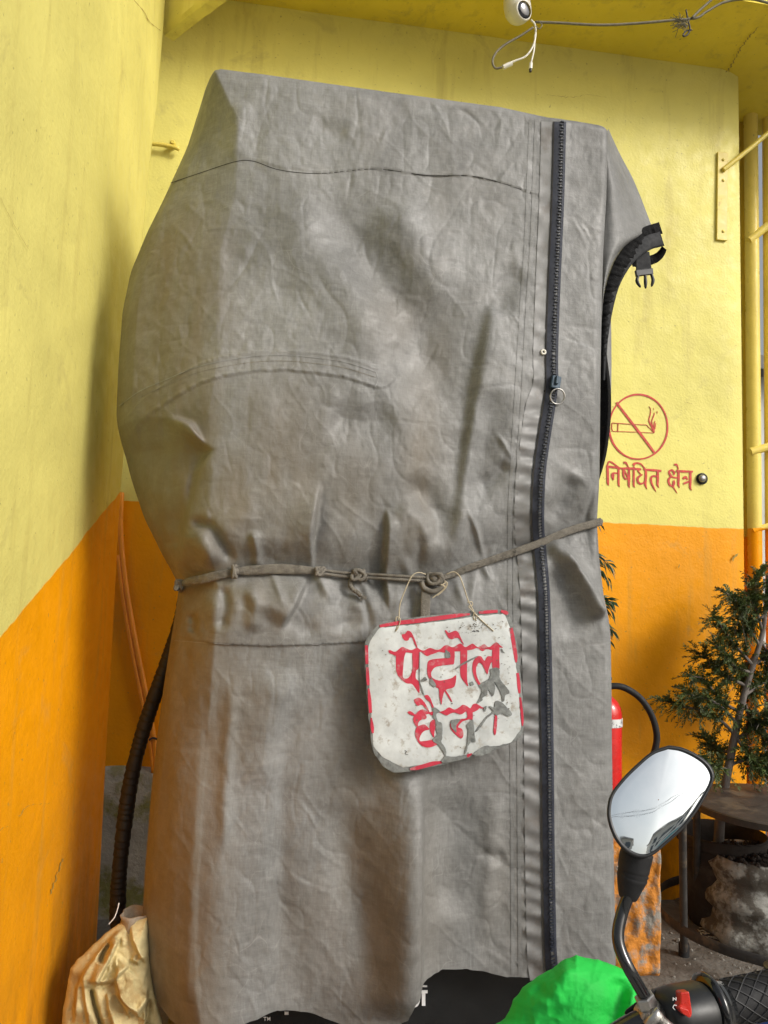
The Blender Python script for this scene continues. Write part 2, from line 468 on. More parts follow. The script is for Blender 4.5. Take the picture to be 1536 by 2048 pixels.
m.build('wall', M['back_wall'], bw, smooth=True, angle=50)
# bare concrete footing under the paint
m = MB()
qs2 = np.linspace(Q_L, q_of(wallp(900, 1700)), 70); zs2 = np.linspace(0, Z_PLINTH, 26)
QQ, ZZ = np.meshgrid(qs2, zs2)
rel = 0.022 + 0.016 * fbm(QQ * 9, ZZ * 9, 4)
rag = 0.02 * fbm(qs2 * 7, qs2 * 0 + 3, 3)
ZZ = ZZ + (ZZ / Z_PLINTH) * rag[None, :]
rel[-1, :] = -0.004
m.grid(np.array([[wf(q, r, z) for q, r, z in zip(a, b, c)] for a, b, c in zip(QQ, rel, ZZ)]))
m.build('plinth', M['concrete'], bw, smooth=True)

# ---- left pier: its inner edge stands in front of the back wall
LE = at(245, 960, 2.5)
LD = np.array([math.sin(YAW), -math.cos(YAW), 0])                              # toward the viewer
def lw(r, z, t=0.0): return np.array([LE[0], LE[1], 0]) + LD * r - WV * t + np.array([0, 0, z])
def on_left(px, py):
    d = ray(px, py); lam = ((LE - C0) @ WV) / (d @ WV)
    return C0 + d * lam[..., None]
pa, pb = on_left(240, 985), on_left(2, 1275)
k_slope = (pb[2] - pa[2]) / (pb[1] - pa[1])
M['left_wall'] = painted_plaster('left_pier_paint', float(pa[2] - k_slope * pa[1]), (0, float(k_slope)), yel=(0.69, 0.620, 0.185), rough=0.5)
lp = thing('side_pier', 'pale yellow and orange pier closing the recess on the left', 'wall', lw(0.6, 0, 0.1))
rs = np.linspace(0, 1.5, 60); zs = np.linspace(0, Z_CEIL + 0.02, 90)
RR, ZZ = np.meshgrid(rs, zs)
rel = 0.008 * fbm(RR * 3, ZZ * 3 + 30, 4); rel[:, 0] = -0.012; rel[:, 1] *= 0.5
jag = 0.008 * fbm(ZZ[:, 0] * 9, ZZ[:, 0] * 0 + 8, 3)
EDGE = on_left(np.array([330., 330, 323, 314, 301, 292, 245, 215, 195, 185]), np.array([-300., 55, 137, 228, 346, 440, 960, 1500, 1900, 2100]))
e_r = (EDGE - np.array([LE[0], LE[1], 0])) @ LD; e_o = np.argsort(EDGE[:, 2])
edge_r = np.interp(zs, EDGE[e_o, 2], e_r[e_o])
edge_r[zs > on_left(330, 55)[2]] = np.interp(on_left(330, 55)[2], EDGE[e_o, 2], e_r[e_o])
RR = edge_r[:, None] + RR * (1.5 - edge_r[:, None]) / 1.5
front = np.array([[lw(r + (jag[i] if j == 0 else 0), z, -q) for j, (r, z, q) in enumerate(zip(a, b, c))] for i, (a, b, c) in enumerate(zip(RR, ZZ, rel))])
m = MB(); m.grid(front)
endc = [lw(e, z, 0.30) for e, z in zip(edge_r, zs)]
m.add([front[i, 0] for i in range(len(zs))] + endc, [(i, i + 1, len(zs) + i + 1, len(zs) + i) for i in range(len(zs) - 1)])
m.add([lw(0, 0, .3), lw(1.5, 0, .3), lw(1.5, Z_CEIL, .3), lw(0, Z_CEIL, .3)], [(0, 1, 2, 3)])
m.add([lw(1.5, 0, 0), lw(1.5, 0, .3), lw(1.5, Z_CEIL, .3), lw(1.5, Z_CEIL, 0)], [(0, 1, 2, 3)])
m.build('wall', M['left_wall'], lp, smooth=True, angle=50)
# haunch beam leaving the top of the pier
B0 = on_left(330, 62); zb = B0[2]
d = ray(412, -2); B1 = C0 + d * ((zb - EYE) / d[2])
bd = (B1 - B0); bd[2] = 0; bl = np.linalg.norm(bd); bd /= bl
bn = np.array([-bd[1], bd[0], 0]);
if bn[1] < 0: bn = -bn                                                          # away from viewer
m = MB()
A0, A1 = B0 - bd * 0.02, B0 + bd * 0.55
n = 24
fr = []
for i in range(n + 1):
    p = A0 + (A1 - A0) * i / n
    fr.append([p + np.array([0, 0, z]) for z in (0, 0.015, 0.1, 0.3, Z_CEIL - zb + 0.01)])
fr = np.array(fr)
fr[:, 0, 2] += 0.010 * fbm(np.arange(n + 1) * .9, np.arange(n + 1) * 0.0, 2)
fr[:, 0] += bn * 0.012
m.grid(fr)
bk = np.array([[p[-1] + bn * 0.04, p[0] + bn * 0.04, p[0]] for p in fr]); m.grid(bk)
m.add([fr[0, 0], fr[0, -1], fr[0, -1] + bn * .04, fr[0, 0] + bn * .04], [(0, 1, 2, 3)])
m.build('beam', M['left_wall'], lp, smooth=True, angle=40)

def crack(parent, pf, pts, w=2.0, n=26, off=0.004):
    P = catmull(pts, n); mb = MB(); a = []; b = []
    for i, (x, y) in enumerate(P):
        jx = rng.uniform(-1.6, 1.6); ww = w * (0.4 + rng.random()) * (0.3 if i in (0, n - 1) else 1)
        a.append(pf(x - ww / 2 + jx, y + jx)); b.append(pf(x + ww / 2 + jx, y + jx))
    G = np.array([a, b]).transpose(1, 0, 2)
    G = G + (C0 - G) / np.linalg.norm(C0 - G, axis=2)[..., None] * off
    mb.grid(G)
    return mb.build('crack', M['crack'], parent)
crack(lp, on_left, [(0, 392), (18, 430), (40, 470), (58, 500)], 0.7)
crack(lp, on_left, [(0, 1662), (30, 1640), (60, 1612), (105, 1606)], 1.6)
crack(lp, on_left, [(268, 0), (290, 26), (300, 44), (322, 62)], 1.8)
crack(lp, on_left, [(126, 1716), (114, 1750), (100, 1790)], 1.8)
crack(bw, wallp, [(1098, 190), (1140, 194), (1180, 190), (1215, 196)], 1.6, off=0.012)
crack(bw, wallp, [(1476, 1106), (1465, 1122)], 5, 6, off=0.010)
crack(bw, wallp, [(1358, 1128), (1357, 1136)], 2, 5, off=0.010)
crack(bw, wallp, [(1372, 804), (1384, 807)], 2, 5, off=0.010)

# ---- ceiling slab over the recess
M['ceiling'] = painted_plaster('ceiling_paint', -5.0, yel=(0.82, 0.66, 0.07), rough=0.6)
cl = thing('canopy_ceiling', 'dark yellow plaster ceiling with a hairline crack above the pump', 'ceiling', wf(0, 0.8, Z_CEIL))
m = MB()
def cf(px, py):
    d = ray(px, py); return C0 + d * (((Z_CEIL - 0.006) - EYE) / d[..., 2])[..., None]
qs = np.linspace(-2.6, 3.4, 50); rs = np.linspace(-0.42, 0.43, 30)
QQ, RR = np.meshgrid(qs, rs)
zz = Z_CEIL + 0.010 * fbm(QQ * 2.5 + 3, RR * 2.5, 4)
lo = np.array([[wf(q, r, z) for q, r, z in zip(a, b, c)] for a, b, c in zip(QQ, RR, zz)])
m.grid(lo)
top = lo.copy(); top[..., 2] = Z_CEIL + 0.16
m.grid(top)
for sl in ((slice(None), 0), (slice(None), -1), (0, slice(None)), (-1, slice(None))):
    m.grid(np.stack([lo[sl], top[sl]], 1))
m.build('slab', M['ceiling'], cl, smooth=True, angle=50)
crack(cl, cf, [(1452, 148), (1470, 118), (1490, 85), (1520, 52)], 2.4, 40)

# ---- far end: rear pillar, pipe frame seen past the wall's end
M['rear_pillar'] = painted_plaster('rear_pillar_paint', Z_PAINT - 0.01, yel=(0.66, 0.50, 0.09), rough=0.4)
rp = thing('rear_pillar', 'narrow shaded yellow pillar past the right end of the wall', 'pillar', wf(Q_R + 0.05, -0.3, 0))
m = MB()
pA = wallp(1479, 700, 0.33); pB = wallp(1497, 700, 0.33)
qa, qb = q_of(pA) - .05, q_of(pB)
m.frame_box(wf((qa + qb) / 2, -0.39, Z_CEIL / 2), WV, NV, KV, ((qb - qa) / 2, 0.06, Z_CEIL / 2))
m.build('shaft', M['rear_pillar'], rp, bevel=0.008)
M['pipe'] = painted_plaster('pipe_paint', Z_PAINT + 0.03, yel=(0.78, 0.62, 0.15), rough=0.3, scuff=0.8)
pf = thing('pipe_frame', 'yellow painted pipe gate frame at the right edge beside the wall', 'gate', wallp(1510, 1100, 0.28) * np.array([1, 1, 0]))
for (x0, x1, r) in ((1501, 1509, .034), (1538, 1545, .034)):
    a, b_ = wallp(x0, 215, .28), wallp(x1, 1050, .28)
    c_ = a + (a - b_) * 0.25; e_ = b_ + (b_ - a) * (b_[2] / (a[2] - b_[2]))
    m = MB(); m.tube(np.array([c_, a, b_, e_]), r, 16); m.build('post', M['pipe'], pf, smooth=True, angle=60)
for (x0, y0, x1, y1, r) in ((1497, 482, 1560, 432, .020), (1500, 904, 1570, 884, .020), (1505, 1062, 1570, 1040, .014)):
    m = MB(); m.tube(np.array([wallp(x0, y0, .26), wallp(x1, y1, .24)]), r, 14); m.build('crossbar', M['pipe'], pf, smooth=True, angle=60)

wb = thing('wall_bracket', 'yellow flat steel bracket with slanting rod screwed high on the wall', 'bracket', wallp(1446, 390, -.01))
m = MB()
c = [wallp(1436, 303, -.012), wallp(1457, 305, -.012), wallp(1455, 481, -.012), wallp(1434, 479, -.012)]
m.slab(c, [p + NV * 0.012 for p in c]); m.build('plate', M['yellow_metal'], wb, bevel=0.002)
for y in (320, 361, 463):
    m = MB(); m.lathe(wallp(1446, y, -.011), -NV, [(0, .0075), (.003, .0072), (.006, .003)], 10); m.build('screw', M['yellow_metal'], wb, smooth=True, angle=50)
m = MB(); m.tube(np.array([wallp(1446, 340, -.016), wallp(1500, 297, -.03), wallp(1560, 246, -.04)]), .0115, 10); m.build('rod', M['yellow_metal'], wb, smooth=True, angle=60)

bolt = thing('wall_bolt', 'round domed metal bolt to the right of the red lettering', 'bolt', wallp(1403, 957))
m = MB(); m.lathe(wallp(1402, 958, .004), -NV, [(0, .026), (.012, .026), (.016, .020)], 18); m.build('washer', M['black_rubber'], bolt, smooth=True, angle=40)
m = MB(); m.lathe(wallp(1404, 957, -.012), -NV, [(0, .017), (.006, .0165), (.011, .011), (.013, .004)], 18); m.build('dome', M['steel'], bolt, smooth=True)

# ---- painted no-smoking sign and lettering on the wall
def stroke(mb, pf, pts, thick=0.0015, n=None, push=0.0):
    """painted stroke: pts = (x, y, width) in a 2-D frame mapped by pf(x, y) -> world"""
    P = catmull(pts, n or max(8, 6 * len(pts)))
    T = np.gradient(P[:, :2], axis=0); T /= np.linalg.norm(T, axis=1)[:, None] + 1e-9
    Nn = np.stack([-T[:, 1], T[:, 0]], 1)
    w = np.maximum(P[:, 2], 0.3)[:, None] / 2
    L, R = P[:, :2] + Nn * w, P[:, :2] - Nn * w
    f = np.array([pf(x, y) for x, y in L]); h = np.array([pf(x, y) for x, y in R])
    off = -NV * (thick + push)
    G = np.stack([f - NV * push, f + off, h + off, h - NV * push], 1)
    mb.grid(G); k = len(P)
    return mb
def z3(x, y):
    P = wallp(1136 + x / 3.84, 700 + y / 3.84); q = q_of(P)
    return P - NV * (0.006 * float(fbm(np.array(q * 3 + 9), np.array(P[2] * 3 + 4), 3)) + .0012)
def wall_stroke(s, name, push=0.0, n=None):
    mb = MB(); stroke(mb, z3, s, push=push, n=n); return mb.build(name, M['wall_red'], bw)
cx, cy, rx, ry = 540, 590, 224, 248
wall_stroke([(cx + rx * math.cos(a), cy + ry * math.sin(a), 13 + 2 * math.sin(3 * a)) for a in np.linspace(-3.0, 2 * math.pi - 3.0 - 0.001, 40)], 'prohibition_ring', n=110)
wall_stroke([(370, 402, 15), (450, 508, 17), (560, 650, 18), (668, 796, 16)], 'prohibition_bar', .0003)
for s in ([(338, 560, 5), (420, 566, 5), (520, 572, 5), (605, 576, 5)], [(338, 560, 5), (336, 600, 5), (342, 622, 5)], [(342, 624, 4), (450, 628, 4), (560, 632, 4), (662, 637, 4)],
          [(384, 566, 6), (382, 624, 6)], [(605, 576, 4), (615, 590, 4), (632, 605, 4), (662, 636, 4)],
          [(662, 634, 3), (640, 585, 8), (622, 540, 9), (632, 495, 7), (634, 455, 4), (622, 432, 3)], [(664, 634, 3), (648, 580, 7), (644, 545, 8), (660, 500, 7), (662, 480, 3)],
          [(664, 634, 3), (660, 580, 7), (668, 545, 5)], [(668, 610, 3), (672, 575, 5), (676, 560, 2)], [(684, 470, 3), (686, 488, 4)], [(656, 445, 2), (660, 460, 3)]):
    wall_stroke(s, 'cigarette_line', .0001)
def wl(x, y): return (1206 + x / 15.36 - 1136) * 3.84, (910 + y / 15.36 - 700) * 3.84
Q = 1536
for s in ([(100, 350, 66), (400, 385, 62), (560, 410, 52), (800, 410, 66), (1172, 440, 58)], [(1238, 440, 46), (Q, 465, 66), (Q + 252, 490, 60)],
          [(138, 330, 66), (145, 600, 72), (150, 860, 66), (180, 942, 8)], [(128, 330, 40), (180, 208, 46), (260, 222, 46), (360, 290, 40), (500, 392, 40)],
          [(480, 400, 58), (480, 650, 60), (480, 890, 56), (512, 984, 6)], [(440, 560, 46), (310, 565, 66), (298, 640, 100), (318, 778, 30)],
          [(630, 400, 60), (628, 560, 66), (640, 660, 50), (690, 735, 50), (765, 730, 46)], [(660, 470, 40), (762, 690, 48)], [(802, 400, 66), (800, 700, 72), (796, 920, 62), (828, 1014, 6)], [(634, 240, 66), (690, 232, 60), (740, 285, 40), (778, 380, 28)],
          [(946, 350, 48), (948, 650, 60), (946, 920, 50), (984, 1006, 6)], [(930, 318, 86), (980, 262, 70), (1080, 250, 50), (1180, 292, 40), (1294, 425, 32)],
          [(1150, 430, 56), (1084, 478, 40), (1150, 580, 32), (1216, 612, 24)], [(1196, 606, 40), (1090, 680, 70), (1062, 760, 62), (1108, 860, 60), (1180, 884, 56), (1262, 838, 46)], [(1320, 450, 66), (1314, 700, 74), (1302, 900, 66), (1352, 1054, 6)],
          [(Q + 110, 655, 50), (Q - 10, 650, 60), (Q - 60, 720, 66), (Q - 50, 840, 56), (Q, 960, 50), (Q + 96, 1132, 8)], [(Q + 146, 490, 66), (Q + 146, 750, 70), (Q + 140, 900, 60), (Q + 182, 1012, 6)],
          [(Q + 630, 605, 60), (Q + 652, 540, 60), (Q + 580, 468, 60), (Q + 500, 505, 62), (Q + 512, 580, 66), (Q + 580, 660, 50), (Q + 650, 692, 46), (Q + 752, 700, 44)], [(Q + 560, 650, 50), (Q + 490, 740, 66), (Q + 480, 830, 60), (Q + 530, 930, 58), (Q + 592, 970, 36)],
          [(Q + 636, 780, 40), (Q + 640, 860, 86), (Q + 620, 940, 68), (Q + 640, 1010, 38), (Q + 744, 1178, 10)], [(Q + 785, 490, 66), (Q + 785, 700, 68), (Q + 780, 900, 62), (Q + 816, 1014, 6)], [(Q + 648, 304, 66), (Q + 710, 292, 60), (Q + 750, 340, 36), (Q + 780, 450, 22)],
          [(Q + 708, 492, 66), (Q + 950, 505, 70), (Q + 1222, 512, 56)], [(Q + 1145, 530, 70), (Q + 1145, 800, 70), (Q + 1140, 1000, 58), (Q + 1192, 1092, 5)], [(Q + 930, 744, 56), (Q + 950, 694, 66), (Q + 1010, 684, 66), (Q + 1062, 760, 36)], [(Q + 928, 884, 56), (Q + 1010, 850, 66), (Q + 1094, 818, 56)]):
    wall_stroke([(*wl(a, b), c / 4) for a, b, c in s], 'letter_stroke', .0002 * rng.random())

# ================================================================= COVERED PUMP
D_FRONT = 1.85
CO = at(768, 1100, D_FRONT); CO[2] = 0
def sz(px, py, t=0.0):
    P = on_plane(px, py, CO, t); v = P - CO
    return v @ WV, P[..., 2]
def cw(s, z, t):
    s = np.asarray(s, float); z = np.asarray(z, float); t = np.asarray(t, float)
    return CO + s[..., None] * WV + t[..., None] * NV + z[..., None] * KV
LEFT = [(440, 141), (412, 158), (380, 260), (330, 370), (295, 440), (262, 520), (245, 600), (236, 720), (232, 820), (240, 880), (258, 950), (285, 1030), (320, 1100), (352, 1150), (362, 1175), (358, 1210), (345, 1290), (331, 1380), (318, 1480), (305, 1600), (293, 1750), (287, 1850), (288, 1930), (300, 2000), (318, 2070), (340, 2200)]
RIGHT = [(1216, 256), (1212, 400), (1206, 500), (1203, 600), (1200, 750), (1198, 950), (1194, 1045), (1197, 1110), (1206, 1190), (1215, 1230), (1220, 1265), (1222, 1380), (1223, 1500), (1226, 1700), (1229, 1900), (1232, 2100)]
TOP = [(400, 150), (442, 140), (560, 155), (700, 175), (860, 196), (1000, 215), (1090, 235), (1150, 243), (1218, 254)]
HEM = [(270, 2060), (330, 2080), (400, 2070), (460, 2047), (557, 2027), (612, 2035), (669, 2050), (730, 2062), (782, 2050), (804, 2020), (816, 1968), (842, 1952), (885, 1938), (938, 1945), (1020, 1965), (1078, 1960), (1130, 1940), (1240, 1930)]
def curve(pts, t, key):
    P = np.array(pts, float); s, z = sz(P[:, 0], P[:, 1], t)
    return (z, s) if key == 'z' else (s, z)
lz, ls = curve(LEFT, 0.09, 'z'); rz, rs_ = curve(RIGHT, 0.03, 'z')
ts_, tz_ = curve(TOP, 0.03, 's'); hs_, hz_ = curve(HEM, 0.0, 's')
def sm_interp(x, xp, fp):
    """interpolation smoothed over a small neighbourhood"""
    o = np.argsort(xp); xp = np.asarray(xp)[o]; fp = np.asarray(fp)[o]
    return (np.interp(x - .016, xp, fp) + np.interp(x - .008, xp, fp) + 2 * np.interp(x, xp, fp) + np.interp(x + .008, xp, fp) + np.interp(x + .016, xp, fp)) / 6
def sL(z): return sm_interp(z, lz, ls) - 0.014
def sR(z): return sm_interp(z, rz, rs_)

ROPE = [(362, 1166), (400, 1158), (470, 1143), (560, 1139), (640, 1143), (700, 1149), (760, 1153), (830, 1157), (870, 1157), (910, 1147), (980, 1121), (1080, 1086), (1140, 1061), (1194, 1045)]
ZIP = [(1121, 243), (1117, 400), (1110, 560), (1105, 700), (1105, 765), (1100, 810), (1089, 880), (1080, 950), (1077, 1040), (1081, 1100), (1088, 1180), (1092, 1300), (1096, 1500), (1098, 1700), (1102, 1900), (1108, 1960)]
def front_disp(px, py):
    """cloth relief toward the viewer, in metres, from pixel position on the cover's front plane"""
    d = np.zeros(np.shape(px))
    # long soft undulations of the hanging sheet
    d += 0.022 * fbm(px / 300 + 3, py / 520 + 8, 3)
    d += 0.007 * fbm(px / 110 + 1, py / 210 + 2, 2)
    # big slack bag above the rope (belly)
    d += 0.030 * np.exp(-((px - 560) / 330) ** 2 - ((py - 860) / 260) ** 2)
    # diagonal trough across the upper middle, ridges beside it
    d += ridge(px, py, [(640, 370), (700, 460), (770, 570), (835, 660), (865, 760), (870, 860)], 56, -0.016)
    d += ridge(px, py, [(560, 390), (640, 520), (720, 620), (780, 740)], 60, 0.014)
    d += ridge(px, py, [(770, 400), (840, 520), (905, 620)], 50, 0.014)
    # shoulder wrinkles under the top edge
    d += ridge(px, py, [(620, 245), (660, 262), (700, 268)], 18, -0.004)
    d += ridge(px, py, [(490, 200), (475, 260), (470, 330)], 22, 0.006)
    # strong vertical pleat running to the knot
    d += fold(px, py, [(1052, 470), (1010, 560), (975, 620), (955, 720), (938, 820), (922, 930), (908, 1030), (893, 1130), (880, 1200)], 0.018, 9, 130, 0.5)
    d += ridge(px, py, [(1040, 530), (1010, 580), (985, 640)], 22, -0.008)
    d += ridge(px, py, [(985, 770), (960, 900), (945, 1040)], 32, -0.012)
    # hollows and scoops in the middle
    d += ridge(px, py, [(650, 830), (720, 860), (790, 830)], 40, -0.010)
    d += ridge(px, py, [(800, 960), (850, 990), (880, 1040), (870, 1100)], 24, -0.010)
    d += ridge(px, py, [(790, 1010), (830, 1040), (850, 1090)], 20, 0.008)
    # left sleeve pocket folds
    d += fold(px, py, [(420, 905), (385, 850), (330, 826)], 0.016, 5, 70, 0.4)
    d += fold(px, py, [(363, 1050), (375, 980), (392, 900)], 0.018, 9, 80, 0.45)
    d += ridge(px, py, [(372, 1040), (420, 1055), (470, 1130)], 12, -0.014)
    d += ridge(px, py, [(376, 1060), (400, 1090), (430, 1135)], 20, 0.012)
    # pinch along the rope, with pleats radiating up and down
    dr, sr, ur = poly_dist(px, py, ROPE)
    d -= 0.020 * np.exp(-(dr / 46) ** 2)
    d += 0.008 * np.exp(-((dr - 70) / 60) ** 2) * (0.5 + 0.5 * np.sin(px / 33.0 + 0.7 * fbm(px / 60, py / 60, 2) * 6))
    d += fold(px, py, [(628, 1150), (624, 1080), (634, 1010), (642, 960)], 0.018, 3.5, 75, 0.4)
    d += fold(px, py, [(562, 1262), (596, 1205), (619, 1150)], 0.018, 4, 65, 0.3)
    d += fold(px, py, [(769, 1010), (769, 1090), (768, 1150), (776, 1225)], 0.015, 3, 60, 0.25)
    d += ridge(px, py, [(446, 1165), (450, 1215), (440, 1265)], 14, -0.012)
    d += ridge(px, py, [(500, 1160), (510, 1210), (505, 1270)], 16, 0.010)
    d += ridge(px, py, [(505, 1060), (515, 1110), (512, 1140)], 9, 0.010)
    d += ridge(px, py, [(370, 1230), (382, 1250), (375, 1272)], 10, -0.010)
    d += ridge(px, py, [(700, 1160), (690, 1210), (700, 1270)], 26, -0.010)
    # right panel: pull lines to the rope
    d += ridge(px, py, [(1098, 1075), (1140, 1130), (1180, 1190), (1208, 1240)], 18, 0.020, 0.12)
    d += ridge(px, py, [(1100, 1120), (1130, 1190), (1160, 1280)], 30, -0.014)
    d += ridge(px, py, [(1092, 1045), (1120, 1000), (1150, 950)], 22, -0.014)
    d += ridge(px, py, [(1012, 925), (985, 960), (950, 975)], 16, -0.010)
    d += ridge(px, py, [(1020, 925), (1000, 890), (985, 870)], 5, 0.003)
    # lower skirt
    d += ridge(px, py, [(800, 1480), (812, 1600), (808, 1750), (800, 1900), (790, 2040)], 48, 0.030, 0.15)
    d += fold(px, py, [(832, 2060), (834, 1900), (838, 1750), (838, 1620), (845, 1520)], 0.026, 7, 110, 0.3)
    d += ridge(px, py, [(680, 1580), (700, 1700), (735, 1850), (745, 2000)], 42, -0.016)
    d += ridge(px, py, [(900, 1560), (905, 1700), (890, 1850)], 46, -0.014)
    d += ridge(px, py, [(560, 1320), (540, 1450), (520, 1600)], 50, 0.012)
    d += fold(px, py, [(400, 1330), (405, 1500), (392, 1700), (385, 1900), (375, 2060)], -0.005, 8, 80, 0.3)
    d += ridge(px, py, [(600, 1340), (570, 1500), (560, 1700), (565, 1950)], 24, -0.007)
    d += ridge(px, py, [(1000, 1560), (985, 1700), (975, 1900)], 20, 0.007)
    d += ridge(px, py, [(470, 1330), (455, 1500), (445, 1750)], 14, 0.006)
    d += ridge(px, py, [(420, 1310), (400, 1500), (380, 1750), (360, 2000)], 40, -0.010)
    d += ridge(px, py, [(960, 1710), (1000, 1722), (1018, 1716)], 14, -0.005)
    d += 0.018 * np.clip((py - 1500) / 500, 0, 1) * np.sin(px / 62.0 + 1.1)
    # welts of the curved pocket seam and the level seams
    sm = [(232, 815), (280, 782), (330, 760), (390, 735), (450, 721), (510, 712), (570, 710), (630, 715), (690, 724), (752, 743)]
    ds, ss, us = poly_dist(px, py, sm)
    d += 0.0014 * np.exp(-(ds / 3) ** 2)
    dq, sq, uq = poly_dist(px, py, [(x, y + 38) for x, y in sm])
    d += 0.0013 * np.exp(-(dq / 3.5) ** 2) * (1 + 0.6 * np.sin(px / 4.0))
    d += np.where((ds < 40) & (ss > 0), 0.0016, 0.0) * (dq < 42)
    dl, sl_, ul = poly_dist(px, py, [(340, 1281), (440, 1288), (540, 1292), (640, 1289), (730, 1284), (1040, 1302)])
    d += np.where(sl_ < 0, 0.0022 * np.exp(-dl / 60), 0.0) * (px < 1045)
    dt, st, ut = poly_dist(px, py, TOPSEAM)
    d += np.where(st < 0, 0.0014 * np.exp(-dt / 26), 0.0) * np.clip((px - 480) / 60, 0, 1)
    # the zip drags short cross puckers into the placket
    dz, sz_, uz = poly_dist(px, py, ZIP)
    pk = np.sin(py / 6.2 + 2.2 * np.sin(py / 47.0))
    d += 0.0030 * np.exp(-((px - (np.interp(py, [p[1] for p in ZIP], [p[0] for p in ZIP]) - 34)) / 15) ** 2) * pk * np.clip((py - 560) / 400, 0.15, 1)
    d += 0.004 * np.exp(-(dz / 14) ** 2)
    # crumpled hand: random creases, more where the sheet is slack
    cr = ridged(px / 95 + 0.5 * fbm(px / 130, py / 130, 2) * 4, py / 105 + 0.4, 3)
    slack = 0.35 + 0.65 * np.clip(fbm(px / 260 + 40, py / 260 + 7, 2) * 3 + 0.5, 0, 1)
    d += 0.0034 * (cr - 0.5) * slack
    wx = fbm(px / 140 + 11, py / 140, 2) * 60; wy = fbm(px / 140, py / 140 + 23, 2) * 60
    def crease(a, b, k): return (1 - np.abs(2 * vnoise(a, b) - 1)) ** k
    d += 0.0013 * slack * crease((px + wx) / 150, (py + wy) / 190, 9)
    d -= 0.0015 * slack * crease((px * .8 + py * .6 + wx) / 130 + 7, (py * .8 - px * .6 + wy) / 170, 9)
    d += 0.0007 * crease((px * .7 - py * .7 + wx) / 60 + 3, (py * .7 + px * .7 + wy) / 75, 7)
    d -= 0.0008 * crease((px + wy) / 48 + 30, (py + wx) / 62 + 5, 7)
    for pts, w, A in PUCKERS:
        xs_ = [p[0] for p in pts]; ys_ = [p[1] for p in pts]; g_ = 3 * w
        k_ = (px > min(xs_) - g_) & (px < max(xs_) + g_) & (py > min(ys_) - g_) & (py < max(ys_) + g_)
        if np.any(k_):
            if np.ndim(px) == 0: d = d + ridge(px, py, pts, w, A, 0.5)
            else: d[k_] += ridge(px[k_], py[k_], pts, w, A, 0.5)
    d += 0.0020 * fbm(px / 17, py / 22, 3)
    return d
FOLDK = 1.65
_pr = random.Random(33); PUCKERS = []
for _i in range(15):
    _x = _pr.uniform(385, 1180); _y = float(np.interp(_x, [p[0] for p in ROPE], [p[1] for p in ROPE]))
    _s = _pr.choice((-1, 1)); _L = _pr.uniform(45, 150); _a = _pr.gauss(0, .42)
    _x2 = _x + math.sin(_a) * _L; _y2 = _y + _s * math.cos(_a) * _L
    PUCKERS.append(([(_x, _y - _s * 14), ((_x + _x2) / 2 + _pr.uniform(-5, 5), (_y + _y2) / 2), (_x2, _y2)], _pr.uniform(5, 11), _pr.choice((-1, 1, 1)) * _pr.uniform(.003, .007)))
for _i in range(170):                      # short sharp set-in creases all over the sheet
    _x, _y = _pr.uniform(250, 1200), _pr.uniform(190, 2000)
    _L = _pr.uniform(25, 110) * (1.5 if _i % 9 == 0 else 1); _a = _pr.choice((_pr.gauss(1.57, .5), _pr.gauss(.8, .5), _pr.gauss(-.8, .6)))
    _k = _pr.uniform(-8, 8)
    PUCKERS.append(([(_x, _y), (_x + math.cos(_a) * _L / 2 + _k * math.sin(_a), _y + math.sin(_a) * _L / 2 - _k * math.cos(_a)), (_x + math.cos(_a) * _L, _y + math.sin(_a) * _L)], _pr.uniform(2.6, 5.5), _pr.choice((-1, 1)) * _pr.uniform(.0004, .0012)))
TOPSEAM = [(341, 366), (400, 346), (468, 324), (505, 322), (560, 340), (640, 347), (750, 338), (850, 350), (940, 352), (1000, 365), (1062, 386)]
def front_t(s, z):
    """depth of the cover's front behind its nominal plane"""
    P = cw(s, z, np.zeros(np.shape(s)))
    px, py = project(P)
    e = s - sL(z)
    r = np.interp(py, [140, 250, 400, 700, 950, 1160, 1500, 2050], [.05, .15, .22, .27, .22, .11, .13, .14])
    q = np.clip((r - e) / r, 0, 1)
    tl = 0.17 * (0.72 * q ** 1.2 + 0.28 * (1 - np.sqrt(np.clip(1 - q * q, 0, 1))))
    xl = np.interp(py, [800, 835, 905, 940, 1040, 1110, 1150], [240, 330, 418, 392, 364, 348, 330])
    tl = tl + 0.045 / (1 + np.exp((px - xl) / 5.0)) * np.clip((py - 825) / 60, 0, 1) * np.clip((1150 - py) / 70, 0, 1)
    e2 = sR(z) - s; r2 = 0.035
    q2 = np.clip((r2 - e2) / r2, 0, 1)
    tr = r2 * (1 - np.sqrt(np.clip(1 - q2 * q2, 0, 1)))
    zt = np.interp(s, ts_, tz_)
    edge = np.clip(np.minimum(e / 0.05, e2 / 0.03), 0, 1) * np.clip((zt - z) / 0.05, 0.0, 1)
    tt = 0.03 * np.clip(1 - (zt - z) / 0.03, 0, 1) ** 2
    return tl + tr + tt - FOLDK * front_disp(px, py) * edge
def surf(px, py, off=0.0):
    """world point of the cover's front under a photo pixel, lifted by off toward the viewer"""
    px = np.asarray(px, float); py = np.asarray(py, float)
    t = np.zeros(np.shape(px))
    for _ in range(4):
        s, z = sz(px, py, t)
        t = front_t(s, z)
    s, z = sz(px, py, t - off)
    return cw(s, z, t - off)

